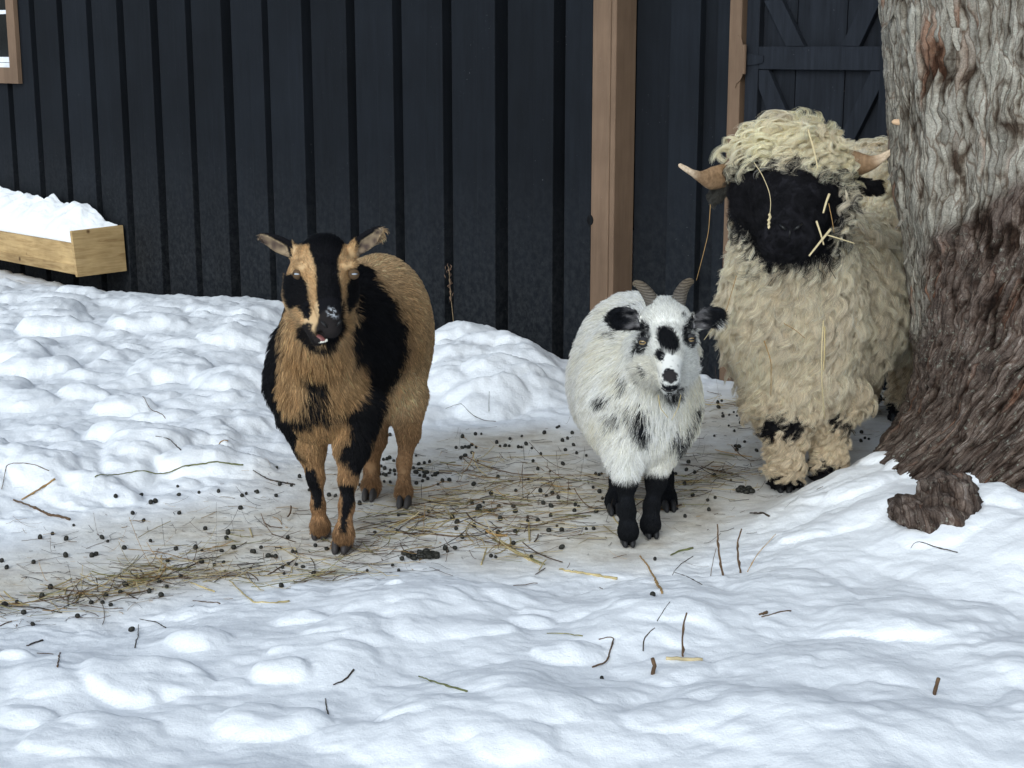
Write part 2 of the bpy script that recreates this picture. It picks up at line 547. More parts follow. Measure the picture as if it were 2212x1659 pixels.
# other sides and roof of the barn
sf = alls[0] + per
body = MB()
ZW = WTOP
body.box(wpt(sf, ZB, -4.5), WD * 0.08, WN * 4.45, Z * (WTOP - ZB))
body.box(wpt(s_end, ZB, -4.5), -WD * 0.08, WN * 4.3, Z * (WTOP - ZB))
body.box(wpt(s_end, ZB, -4.58), WD * (sf - s_end), WN * 0.08, Z * (WTOP - ZB))
bpart(body, 'side_wall', M_WALL)
roof = MB()
roof.prism([wpt(s_end - .3, WTOP + .0, .35), wpt(s_end - .3, WTOP + 1.25, -2.2), wpt(s_end - .3, WTOP + 1.33, -2.2), wpt(s_end - .3, WTOP + .08, .35)], WD * (sf - s_end + .6))
roof.prism([wpt(s_end - .3, WTOP + .0, -4.75), wpt(s_end - .3, WTOP + .08, -4.75), wpt(s_end - .3, WTOP + 1.33, -2.2), wpt(s_end - .3, WTOP + 1.25, -2.2)], WD * (sf - s_end + .6))
bpart(roof, 'roof', M_WALL)

# ------------------------------------------------------------------ snow
TC = np.array([1.47, 3.93])                     # tree centre

def seg_poly(pts): return np.array([G(u, v)[:2] for u, v in pts])
PATH = seg_poly([(-400, 1235), (0, 1170), (250, 1120), (560, 1060), (640, 1000), (830, 930), (1000, 915), (1220, 915), (1290, 900), (1540, 850), (1640, 820),
                 (1990, 800), (2200, 850), (2150, 960), (1950, 930), (1860, 1050), (1690, 1112), (1560, 1190), (1380, 1240), (1180, 1245), (900, 1235),
                 (620, 1270), (330, 1320), (0, 1345), (-400, 1400)])
WALLXY = None
lr = np.random.default_rng(5)
LUMPS = []
def lumps(n, poly, r0, r1, hh):
    poly = seg_poly(poly) if not isinstance(poly, np.ndarray) else poly
    lo, hi = poly.min(0), poly.max(0); k = 0
    while k < n:
        p = lr.uniform(lo, hi)
        if polysd(np.array([p[0]]), np.array([p[1]]), poly)[0] < 0: continue
        r = r0 + (r1 - r0) * lr.random() ** 2.2
        LUMPS.append((p[0], p[1], r * lr.uniform(.8, 1.4), r * lr.uniform(.7, 1.1), lr.uniform(0, 3.14), r * hh * lr.uniform(.6, 1.1)))
        k += 1
lumps(240, [(-500, 600), (0, 590), (300, 640), (600, 680), (600, 900), (560, 1020), (250, 1080), (-500, 1150)], .045, .17, .62)
lumps(46, [(930, 730), (1200, 790), (1230, 880), (1000, 900), (900, 840)], .04, .14, .6)
lumps(30, [(-200, 1000), (600, 940), (600, 1040), (0, 1120)], .03, .11, .5)
lumps(26, [(-700, 1440), (300, 1400), (700, 1300), (1200, 1290), (1350, 1400), (1500, 2000), (-700, 2100)], .04, .12, .4)
lumps(24, [(1350, 1300), (1700, 1260), (2400, 1250), (2500, 2000), (1400, 2000)], .07, .2, .32)
for (u_, v_, r_, h_) in ((320, 1490, .125, .10), (435, 1390, .068, .065), (620, 1475, .050, .06), (618, 1425, .018, .025), (30, 1420, .036, .04), (585, 1580, .095, .06), (910, 1565, .08, .06), (1015, 1365, .09, .035), (50, 1580, .055, .03),
        (840, 1262, .024, .03), (640, 1330, .06, .035), (500, 1500, .05, .03), (100, 1500, .05, .035), (200, 1620, .12, .05), (1221, 1415, .072, .06), (1306, 1355, .036, .028), (1136, 1335, .055, .05), (1886, 1540, .10, .028), (1456, 1570, .085, .035),
        (760, 1430, .05, .02), (980, 1480, .07, .025), (1320, 1500, .09, .03), (1650, 1400, .12, .025), (1700, 1560, .12, .03), (2050, 1380, .10, .02), (2100, 1580, .1, .03), (1120, 1640, .08, .05), (750, 1620, .07, .04), (400, 1280, .05, .02), (1500, 1340, .08, .02), (930, 1310, .08, .03)):
    LUMPS.append((*G(u_, v_, .06)[:2], r_, r_ * .75, 0.2 * lr.normal(), h_ * .92))
for (u_, v_, r_, h_) in ((1905, 985, .07, .05), (1945, 1010, .06, .05), (2085, 1062, .085, .065), (2150, 1095, .07, .045), (2195, 1105, .06, .04), (1985, 1030, .04, .03), (2030, 1125, .10, .04), (1870, 1030, .09, .05), (1760, 1085, .10, .045), (1830, 1075, .12, .05)):
    LUMPS.append((*G(u_, v_, .13)[:2], r_, r_ * .7, .3, h_))
LUMPS = np.array(LUMPS)
PA, PB = seg_poly([(-500, 590), (600, 680)]), None
BANK_L = seg_poly([(-900, 560), (0, 560), (620, 640), (620, 900), (560, 990), (260, 1060), (0, 1110), (-900, 1180)])
BANK_M = seg_poly([(880, 740), (1190, 740), (1235, 850), (1200, 880), (1000, 890), (880, 850)])
FRONT = seg_poly([(-900, 1420), (0, 1380), (330, 1350), (620, 1300), (900, 1262), (1180, 1275), (1400, 1280), (1580, 1230), (1680, 1160), (1760, 1080), (1960, 990), (2600, 900), (3600, 2500), (-1800, 2500)])

def snow_h(x, y):
    sh = np.shape(x)
    x = np.ravel(np.asarray(x, float)); y = np.ravel(np.asarray(y, float))
    wp = P2(x, y)
    wx = x + 0.045 * pn(wp * 5, 3) + 0.018 * pn(wp * 15, 5) + .006 * pn(wp * 40, 7)
    wy = y + 0.045 * pn(wp * 5, 4) + 0.018 * pn(wp * 15, 6) + .006 * pn(wp * 40, 8)
    path = sst(-0.12, 0.10, polysd(wx, wy, PATH))
    bl = sst(-0.12, 0.22, polysd(wx, wy, BANK_L)); bm = sst(-0.05, 0.16, polysd(wx, wy, BANK_M))
    fr = sst(-0.06, 0.30, polysd(wx, wy, FRONT))
    # gentle lie of the land: lower near the far wall
    dw = (x - WP[0]) * WN[0] + (y - WP[1]) * WN[1]
    sw_ = (x - WP[0]) * WD[0] + (y - WP[1]) * WD[1]
    base = -0.15 * sst(1.5, 4.5, sw_) * sst(2.2, 0.2, dw) 
    hgt = base + 0.05 * bl + 0.07 * bm + 0.045 * fr + 0.04 * fr * sst(3.2, 2.2, y)
    # melted hollow along the wall
    hgt = hgt - 0.16 * sst(0.22, 0.02, dw + .05 * pn(wp * 7, 9)) * (1 - path)
    hgt = hgt - 0.30 * np.exp(-(((x - HOLE[0]) / .17) ** 2 + ((y - HOLE[1]) / .20) ** 2))
    # mound round the tree
    dt = np.hypot(x - TC[0] + .05, (y - TC[1] + .12) * 0.95)
    hgt = np.maximum(hgt, hgt + 0.10 * sst(.98, .30, dt + .10 * pn(wp * 3, 21)) * (1 - .75 * sst(4.0, 4.5, y)) * (1 - .95 * sst(-.03, .12, polysd(wx, wy, PATH))))
    amp = 1 - 0.93 * path
    hgt = hgt + amp * (0.035 * fbm(wp * 1.9, 2, 31) + 0.006 * fbm(wp * 8, 3, 35)) + (0.003 + .001 * amp - .0028 * fr) * fbm(wp * 24, 3, 41)
    wb = P2(wx, wy)
    hgt = hgt + (1 - .9 * path) * (1 - .82 * fr) * (0.026 * np.abs(pn(wb * 5.5, 71)) + 0.018 * np.abs(pn(wb * 12, 72)) + 0.010 * np.abs(pn(wb * 26, 73)) + .005 * np.abs(pn(wb * 52, 74)))
    hgt = hgt + fr * (0.040 * fbm(wp * 2.7, 2, 81) + .018 * np.abs(pn(wb * 4.5, 83)) + .013 * np.abs(pn(wb * 10, 84)) + .006 * np.abs(pn(wb * 23, 85)))
    lump = np.zeros_like(x)
    for (lx, ly, ra_, rb_, an, lh) in LUMPS:
        R = max(ra_, rb_) * 1.35
        m = (np.abs(wx - lx) < R) & (np.abs(wy - ly) < R)
        if not m.any(): continue
        X, Y = wx[m] - lx, wy[m] - ly
        c, s = math.cos(an), math.sin(an)
        q = ((X * c + Y * s) / ra_) ** 2 + ((-X * s + Y * c) / rb_) ** 2
        e = lh * np.sqrt(np.clip(1 - q, 0, 1)) ** 0.95
        cur = lump[m]
        lump[m] = np.maximum(cur, e) + 0.22 * np.minimum(cur, e)
    hgt = hgt + (.66 - .22 * fr) * lump * (1 - path) * (0.85 + .3 * pn(wp * 11, 51))
    return hgt.reshape(sh)

HOLE = wpt(wall_hit(1222, 800)[0], 0, .10)[:2]

def axis(fine, lo, hi, far0, far1, g=1.25):
    a = list(fine); s = fine[1] - fine[0]
    while a[0] > far0: s *= g; a.insert(0, a[0] - s)
    s = fine[-1] - fine[-2]
    while a[-1] < far1: s *= g; a.append(a[-1] + s)
    return np.array(a)
xs = axis(np.arange(-2.9, 2.4, 0.0085), 0, 0, -150, 150, 1.12)
yf = [2.1]
while yf[-1] < 9.3: yf.append(yf[-1] + max(0.0055, 0.0055 * (yf[-1] / 3.2) ** 2))
ys = axis(np.array(yf), 0, 0, -150, 150, 1.12)
XX, YY = np.meshgrid(xs, ys)
HH = snow_h(XX, YY)
far_ = np.maximum(np.abs(XX) - 6, 0) + np.maximum(np.abs(YY - 4) - 7, 0)
HH = HH * np.exp(-far_ * .5)
nx, ny = len(xs), len(ys)
idx = (np.arange(ny - 1)[:, None] * nx + np.arange(nx - 1)[None, :]).ravel()
Fq = np.stack([idx, idx + 1, idx + nx + 1, idx + nx], 1)
pr = np.ravel(polysd(XX.ravel(), YY.ravel(), PATH))
dirt = sst(-0.10, 0.22, pr + .10 * fbm(P2(XX.ravel(), YY.ravel()) * 3, 3, 61))
snow = mesh_np('snow_ground', np.stack([XX.ravel(), YY.ravel(), HH.ravel()], 1), Fq, M_SNOW, attrs={'dirt': dirt})
tag(snow, kind='structure')
print('snow', len(Fq), round(time.time() - T0, 1))

def on_snow(u, v):
    u = np.asarray(u, float); v = np.asarray(v, float)
    z = np.zeros(np.broadcast(u, v).shape)
    for _ in range(7):
        p = G(u, v, z); z = .4 * z + .6 * snow_h(p[..., 0], p[..., 1])
    p = G(u, v, z); p[..., 2] = snow_h(p[..., 0], p[..., 1])
    return p

# ------------------------------------------------------------------ feed trough with snow
trough = tag(empty('feed_trough', tuple(wpt(*wall_hit(270, 585, .03), .03))), "pale pine plank trough heaped with snow by the barn wall", "trough")
bpy.context.view_layer.update()
s_tr, z_tr = wall_hit(272, 585, .02)
s_tr2, z_top = wall_hit(262, 486, .02)
zt1, zt0 = z_top, z_tr
dep = 0.33
TL = 2.3
e = MB()
lean = 0.012
e.prism([wpt(s_tr - lean, zt0, .02), wpt(s_tr - lean * 1, zt0 - .003, .02 + dep - .012), wpt(s_tr + .004, zt1 - .008, .02 + dep), wpt(s_tr + .004, zt1, .02)], WD * 0.022)
bpart(e, 'end_board', M_PLANK, trough, bevel=0.002)
hgt_t = zt1 - zt0
e = MB()
e.box(wpt(s_tr + .024, zt0 + hgt_t * .215, .02 + dep - .045), WD * TL, WN * 0.022, Z * hgt_t * .47, (1.08,) * 3)
bpart(e, 'front_board', M_PLANK, trough, bevel=0.002)
e = MB()
e.box(wpt(s_tr + .024, zt0 + .006, .02), WD * TL, WN * (dep - .02), Z * (hgt_t * .20), (.88,) * 3)
bpart(e, 'floor_board', M_PLANK, trough, bevel=0.002)
e = MB()
e.box(wpt(s_tr + .024, zt0 + .06, .02), WD * TL, WN * 0.02, Z * (hgt_t - .07), (.9,) * 3)
bpart(e, 'back_board', M_PLANK, trough, bevel=0.002)
e = MB()
e.box(wpt(s_tr + TL + .026, zt0, .02), WD * 0.022, WN * dep, Z * hgt_t, (.95,) * 3)
bpart(e, 'end_board', M_PLANK, trough, bevel=0.002)
# snow heap in it
na, nb = 300, 60
A = np.linspace(0, 1, na)[None, :]; B = np.linspace(0, 1, nb)[:, None]
sA = s_tr + .026 + A * (TL - .03) + 0 * B
oB = .043 + B * (dep - .09) + 0 * A
rise = np.interp(A, [0, .015, .05, .09, .13, .2, .3, .36, .45, 1], [-.0, .008, .015, .08, .105, .09, .12, .10, .13, .12]) + 0 * B
edge = np.clip(1 - ((B - 0.22) / .78) ** 2 * (B > .22), 0, 1) ** .6
edge = edge * np.clip(B / .06, 0, 1) ** .5
Pn = np.stack([sA * 1.0, oB, 0 * sA], -1)
base_t = zt0 + hgt_t * (.66 + .36 * (1 - B))
zS = base_t + rise * edge * (1 + .5 * pn(Pn * 9, 3)) + .016 * fbm(Pn * 11, 3, 8) * edge + .006 * np.abs(fbm(Pn * 30, 2, 9)) * edge
XYb = WP[None, None, :2] + WD[None, None, :2] * sA[..., None] + WN[None, None, :2] * oB[..., None]
V = np.concatenate([XYb, zS[..., None]], -1).reshape(-1, 3)
# close underneath
Vb = V.copy(); Vb[:, 2] = zt0 + hgt_t * .21
idx = (np.arange(nb - 1)[:, None] * na + np.arange(na - 1)[None, :]).ravel()
Ft = np.stack([idx, idx + na, idx + na + 1, idx + 1], 1)
off = na * nb
Fb = Ft[:, ::-1] + off
r0 = np.arange(na - 1); r1 = (nb - 1) * na + r0; c0 = np.arange(nb - 1) * na; c1 = c0 + na - 1
Fs = np.concatenate([np.stack([r0, r0 + 1, r0 + 1 + off, r0 + off], 1), np.stack([r1 + 1, r1, r1 + off, r1 + 1 + off], 1),
                     np.stack([c0 + na, c0, c0 + off, c0 + na + off], 1), np.stack([c1, c1 + na, c1 + na + off, c1 + off], 1)])
heap = mesh_np('snow_heap', np.concatenate([V, Vb]), np.concatenate([Ft, Fb, Fs]), M_SNOW, attrs={'dirt': np.zeros(len(V) * 2)})
tag(heap, "heap of white snow filling the wooden trough", "snow heap")

# ------------------------------------------------------------------ tree
def m_bark():
    t = MT('bark', 0.92, 0.12)
    co = t.mapping((1, 1, 1))
    g = t.attr('grain').outputs['Color']
    def gm(sc, off=(0, 0, 0)):
        m = t.n('Mapping'); m.inputs['Scale'].default_value = sc; m.inputs['Location'].default_value = off
        nz = t.n('TexNoise'); nz.inputs['Scale'].default_value = 14; nz.inputs['Detail'].default_value = 4; t.l(g, nz.inputs['Vector'])
        ad = t.n('VectorMath', operation='MULTIPLY_ADD'); t.l(nz.outputs['Color'], ad.inputs[0]); ad.inputs[1].default_value = (.03, .05, 0); t.l(g, ad.inputs[2])
        t.l(ad.outputs[0], m.inputs['Vector']); return m.outputs[0]
    def vor(sc, feat='DISTANCE_TO_EDGE', off=(0, 0, 0)):
        v = t.n('TexVoronoi', feature=feat); v.inputs['Scale'].default_value = 1.0; t.l(gm(sc, off), v.inputs['Vector']); return v
    v1 = vor((66, 9, 1)).outputs['Distance']; v2 = vor((120, 40, 1), off=(3, 1, 0)).outputs['Distance']
    cell = vor((66, 9, 1), 'F1').outputs['Color']
    cr1 = t.ramp(v1, [(0.0, (0, 0, 0)), (0.09, (.75,) * 3), (0.22, (1, 1, 1))])
    cr2 = t.ramp(v2, [(0.0, (.65,) * 3), (0.12, (1, 1, 1))])
    n1 = t.noise(gm((36, 12, 1)), 1.0, 9, 0.75)
    n2 = t.noise(co, 5.0, 6, 0.65)
    n3 = t.noise(co, 75.0, 6, 0.72)
    n4 = t.noise(co, 240.0, 4, 0.7)
    hgt = t.attr('hgt').outputs['Fac']; low = t.attr('low').outputs['Fac']
    up = t.ramp(n1, [(0.30, (0.12, 0.106, 0.088)), (0.46, (0.25, 0.235, 0.20)), (0.68, (0.40, 0.385, 0.34))])
    lo = t.ramp(n1, [(0.30, (0.030, 0.023, 0.021)), (0.46, (0.085, 0.064, 0.054)), (0.58, (0.155, 0.122, 0.104)), (0.72, (0.36, 0.33, 0.31))])
    c = t.mul(up, lo, low, 'MIX')
    sep = t.n('SeparateColor'); t.l(cell, sep.inputs[0])
    cv = t.ramp(sep.outputs[0], [(0, (.68, .66, .65)), (1, (1.22, 1.2, 1.18))])
    c = t.mul(c, cv)
    rs = t.ramp(sep.outputs[1], [(0.80, (0, 0, 0)), (0.9, (1, 1, 1))])
    red = t.mul(t.ramp(t.noise(gm((9, 3, 1)), 1.0, 5, 0.6), [(0.50, (0, 0, 0)), (0.62, (1, 1, 1))]), rs)
    c = t.mul(c, (0.21, 0.085, 0.04), t.mul(red, (0.7, .7, .7)), 'MIX')
    lm = t.mul(t.ramp(n3, [(0.56, (0, 0, 0)), (0.66, (1, 1, 1))]), t.ramp(n2, [(0.42, (0, 0, 0)), (0.62, (1, 1, 1))]))
    c = t.mul(c, (0.37, 0.395, 0.335), t.mul(lm, (0.7, .7, .7)), 'MIX')
    c = t.mul(c, t.ramp(n4, [(.35, (.72,) * 3), (.65, (1.2,) * 3)]))
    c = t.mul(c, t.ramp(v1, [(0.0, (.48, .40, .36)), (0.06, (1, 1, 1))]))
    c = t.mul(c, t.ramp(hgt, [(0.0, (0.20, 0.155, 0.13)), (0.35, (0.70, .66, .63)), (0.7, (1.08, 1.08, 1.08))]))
    h1 = t.mul(cr1, cr2)
    hh = t.n('Math', operation='MULTIPLY_ADD'); t.l(n3, hh.inputs[0]); hh.inputs[1].default_value = .9; t.l(h1, hh.inputs[2])
    h2 = t.n('Math', operation='MULTIPLY_ADD'); t.l(n1, h2.inputs[0]); h2.inputs[1].default_value = 1.2; t.l(hh.outputs[0], h2.inputs[2])
    t.bump(h2.outputs[0], 0.7, 0.0045)
    return t.base(c)
M_BARK = m_bark()

def roots_(root, rt):
    """knuckle of root that breaks through the snow in front of the trunk"""
    n = 90; VV = []; FF = []
    a = np.linspace(0, 2 * np.pi, n, endpoint=False); b = np.linspace(.04, np.pi - .04, n // 2)
    A, B = np.meshgrid(a, b); D = np.stack([np.cos(A) * np.sin(B), np.sin(A) * np.sin(B), np.cos(B)], -1).reshape(-1, 3)
    C = np.mean([c for c, r in rt], 0)
    best = np.zeros(len(D))
    for c, r in rt:                        # union of the knobs seen from their middle
        o = C - c; r = np.array(r); o_ = o / r; d_ = D / r
        qa = (d_ * d_).sum(1); qb = 2 * (d_ * o_).sum(1); qc = (o_ * o_).sum() - 1
        disc = qb * qb - 4 * qa * qc; t = np.where(disc > 0, (-qb + np.sqrt(np.maximum(disc, 0))) / (2 * qa), 0)
        best = np.maximum(best, t)
    best = np.maximum(best, .02)
    P = C + D * best[:, None]
    n1 = fbm(P * 30, 4, 3)
    P = P + D * (.018 * n1 + .006 * np.tanh(8 * pn(P * np.array([30, 30, 80]), 5)))[:, None] - np.array([TC[0], TC[1], 0])
    m = len(b); idx = np.arange(m - 1)[:, None] * n
    i = (idx + np.arange(n)[None]).ravel(); j = (idx + (np.arange(n)[None] + 1) % n).ravel()
    Fq = np.stack([i, i + n, j + n, j], 1)
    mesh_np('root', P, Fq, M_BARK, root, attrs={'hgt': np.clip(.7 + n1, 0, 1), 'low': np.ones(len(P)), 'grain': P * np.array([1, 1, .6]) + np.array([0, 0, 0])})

def tree():
    root = tag(empty('tree', (TC[0], TC[1], 0.0)), "thick old tree trunk with shaggy grey and brown bark, flaring into the snow", "tree")
    zf = np.arange(-0.06, 1.62, 0.0042)
    ze = 1.62 + np.cumsum(np.linspace(.02, .25, 30))
    zs = np.concatenate([zf, ze]); nz = len(zs)
    # finer columns on the side that faces the yard
    ang = [-math.pi * 1.32]
    while ang[-1] < math.pi * 0.68 - 0.012:
        a = ang[-1]; front = abs(a + math.pi * .60) < 1.75
        ang.append(a + (0.0078 if front else 0.03))
    ang = np.array(ang); na = len(ang)
    Zg, Ag = np.meshgrid(zs, ang, indexing='ij')
    # left silhouette traced from the photograph gives the radius on that side
    vz = [(1912, 0), (1925, 160), (1935, 300), (1932, 360), (1945, 440), (1966, 510), (1972, 590), (1986, 680), (1982, 760), (1975, 830), (1955, 900), (1925, 955), (1890, 1010)]
    zk, xk = [], []
    for u, v in vz:
        p = W(u, v, TC[1] - .03); zk.append(p[2]); xk.append(TC[0] - p[0])
    zk, xk = np.array(zk)[::-1], np.array(xk)[::-1]
    xk = xk - .035 * sst(.50, .25, zk) * sst(.0, .15, zk)
    RL = np.interp(Zg, zk, xk)
    RL = np.where(Zg > zk[-1], xk[-1] - 0.0 * (Zg - zk[-1]), RL)
    RR = 0.42 + .16 * np.exp(-np.maximum(Zg, 0) / .28)
    RF = 0.40 + .16 * np.exp(-np.maximum(Zg, 0) / .20) + .03 * sst(.9, .3, Zg)
    ca, sa_ = np.cos(Ag), np.sin(Ag)
    wl_ = np.clip(-ca, 0, 1) ** 2; wr = np.clip(ca, 0, 1) ** 2; wf = sa_ ** 2
    R = RL * wl_ + RR * wr + RF * wf
    # roots
    for a0, h0, w0 in ((-2.75, .03, .30), (-1.95, .10, .22), (-1.2, .12, .35), (-.3, .2, .3), (1.0, .2, .3), (2.4, .1, .3)):
        da = np.angle(np.exp(1j * (Ag - a0)))
        R = R + h0 * np.exp(-(da / w0) ** 2) * np.exp(-np.maximum(Zg + .02, 0) / .11)
    for a0, h0, w0, zc, zw in ((-2.72, .035, .16, 1.0, .6), (-2.35, .03, .10, .9, .5), (-1.75, .03, .2, 1.1, .5), (-1.35, .03, .18, .6, .5)):
        da = np.angle(np.exp(1j * (Ag - a0 - .25 * (Zg - 1.0))))
        R = R + h0 * np.exp(-(da / w0) ** 2) * np.exp(-((Zg - zc) / zw) ** 2)
    arc = Ag * 0.45
    # scar line: grey bark above, torn dark brown bark below
    Pw = np.stack([TC[0] + R * ca, TC[1] + R * sa_, Zg], -1)
    pu, pv = proj(Pw)
    sp = np.stack([arc * 2.5, Zg * 2.0, 0 * Zg], -1)
    scar = [(2400, 300), (2212, 385), (2130, 425), (2065, 490), (2010, 520), (1990, 560), (2005, 640), (1985, 720), (1960, 800), (1900, 820), (1800, 1000), (1800, 1300), (2500, 1300)]
    low = sst(-20, 20, polysd(pu, pv, scar) + 30 * fbm(sp * 5, 4, 3))
    low = np.where(np.abs(Ag + math.pi * .5) < 1.75, low, sst(.75, .55, Zg + .1 * fbm(sp * 2, 3, 3)))
    # grain: vertical above, sweeping down to the left below
    g = np.where(Zg < 1.0, (1.0 - np.clip(Zg, 0, 2)) ** 2 * .62, 0)
    q = arc + g * (0.25 + .55 * low)
    warp = .030 * fbm(np.stack([arc * 5, Zg * 5, 0 * Zg], -1), 4, 12)
    c1 = np.stack([(q + warp) * 21, Zg * 2.3, 0 * q], -1)
    n1 = 1 - np.abs(pn(c1, 1)) * 2.6
    c2 = np.stack([(q + warp * 1.3) * 46, Zg * 9, 0 * q + 3], -1)
    n2 = 1 - np.abs(pn(c2, 2)) * 2.4
    c2b = np.stack([(q + warp) * 26, Zg * 24, 0 * q + 5], -1)      # cross cracks that break the ridges into plates
    n2b = 1 - np.abs(pn(c2b, 9)) * 3.2
    c3 = np.stack([(q + warp) * 90, Zg * 45, 0 * q + 7], -1)
    n3 = fbm(c3, 3, 5)
    plate = pn(np.stack([(q + warp) * 34, Zg * 5.5, 0 * q + 9], -1), 6)
    pl2 = pn(np.stack([(q + warp) * 80, Zg * 20, 0 * q + 4], -1), 7)
    sel = sst(-.1, .25, pn(np.stack([arc * 4, Zg * 3, 0 * q + 2], -1), 14))
    deep = np.clip((n1 - .66) / .34, 0, 1) ** 1.3 * (.35 + .65 * sel)
    deep2 = np.clip((n2 - .58) / .42, 0, 1) ** 1.2
    deep3 = np.clip((n2b - .68) / .32, 0, 1) * .6
    disp = -0.013 * deep - (0.0035 + .006 * low) * deep2 - (.002 + .003 * low) * deep3 + .003 * n3 + .003 * np.tanh(plate * 7) + .0016 * np.tanh(pl2 * 8)
    disp = disp + low * (.010 * fbm(np.stack([q * 16, Zg * 12, 0 * q + 2], -1), 4, 8) + .003 * np.tanh(6 * pn(np.stack([q * 24, Zg * 18, 0 * q + 6], -1), 18)))
    R = R + disp
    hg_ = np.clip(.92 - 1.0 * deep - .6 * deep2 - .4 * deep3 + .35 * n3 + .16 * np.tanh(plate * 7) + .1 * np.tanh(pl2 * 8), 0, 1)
    cx = TC[0] + .035 * np.maximum(Zg - 1.3, 0) ** 1.2
    X = cx + R * ca; Y = TC[1] + R * sa_
    V = np.stack([X - TC[0], Y - TC[1], Zg], -1).reshape(-1, 3)
    i = (np.arange(nz - 1)[:, None] * na + np.arange(na)[None, :])
    j = (np.arange(nz - 1)[:, None] * na + (np.arange(na)[None, :] + 1) % na)
    Fq = np.stack([i.ravel(), j.ravel(), j.ravel() + na, i.ravel() + na], 1)
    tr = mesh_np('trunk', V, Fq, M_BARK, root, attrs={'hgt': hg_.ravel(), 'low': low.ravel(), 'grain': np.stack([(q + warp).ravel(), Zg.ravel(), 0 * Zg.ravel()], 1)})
    rt = []
    for (c, r) in ((W(1985, 1068, 3.49), (.060, .12, .034)), (W(2035, 1062, 3.49), (.06, .12, .042)), (W(1955, 1052, 3.54), (.034, .06, .024)), (W(2058, 1090, 3.42), (.03, .05, .022)), (W(2052, 1030, 3.52), (.07, .10, .05))):
        rt.append((np.array(c) - np.array([0, 0, .048]), (r[0] * 1.05, r[1], r[2])))
    roots_(root, rt)
    # loose bark flakes standing off the left edge
    fl = np.random.default_rng(3)
    for (u, v, ln, wd, tilt) in ((1921, 2, .075, .030, -.12), (1938, 205, .04, .018, -.1), (1933, 345, .05, .024, -.2), (1968, 520, .06, .02, .1), (1950, 452, .05, .022, .05), (2068, 60, .05, .03, .2)):
        P0 = W(u, v, TC[1] - .06 if u < 2000 else 3.52) - np.array([TC[0], TC[1], 0])
        n = nrm(np.array([-1.0, -.35, 0]) if u < 2000 else np.array([0., -1, 0])); tgt = np.cross(n, Z)
        mb = MB(); rows = []
        m = 7
        for r_ in range(m):
            t_ = r_ / (m - 1)
            c_ = P0 - n * .014 - Z * ln * t_ + n * .030 * t_ ** 1.6
            w_ = wd * (1 - .85 * t_ ** 1.5) * fl.uniform(.85, 1.15)
            rows.append((c_ - tgt * w_ * .5, c_ + tgt * w_ * .5))
        VV = []; th = n * .0035
        for a_, b_ in rows: VV += [a_, b_, a_ + th, b_ + th]
        FF = []
        for r_ in range(m - 1):
            b0 = r_ * 4
            FF += [(b0 + 2, b0 + 3, b0 + 7, b0 + 6), (b0, b0 + 4, b0 + 5, b0 + 1), (b0, b0 + 2, b0 + 6, b0 + 4), (b0 + 1, b0 + 5, b0 + 7, b0 + 3)]
        FF += [(0, 1, 3, 2), ((m - 1) * 4, (m - 1) * 4 + 2, (m - 1) * 4 + 3, (m - 1) * 4 + 1)]
        mb.add(VV, FF)
        o = mb.build('bark_flake', M_BARK, root, smooth=False)
        me = o.data
        for an, vv in (('hgt', .8), ('low', 0.1)):
            me.attributes.new(an, 'FLOAT', 'POINT').data.foreach_set('value', np.full(len(me.vertices), vv, np.float32))
        gr = np.array([v_.co for v_ in me.vertices])
        me.attributes.new('grain', 'FLOAT_COLOR', 'POINT').data.foreach_set('color', np.c_[gr, np.ones(len(gr))].astype(np.float32).ravel())
    # pale broken stub low on the left edge
    k = MB(); p = W(1934, 264, TC[1] - .06) - np.array([TC[0], TC[1], 0])
    k.tube([p + np.array([.035, 0, -.004]), p + np.array([.01, 0, 0]), p + np.array([-.004, 0, .001]), p + np.array([-.009, 0, .001])], [.0085, .0085, .0065, .002], 10, (.62, .42, .27))
    k.build('broken_stub', M_COL, root, smooth=True)
    return root
tree()
print('tree', round(time.time() - T0, 1))
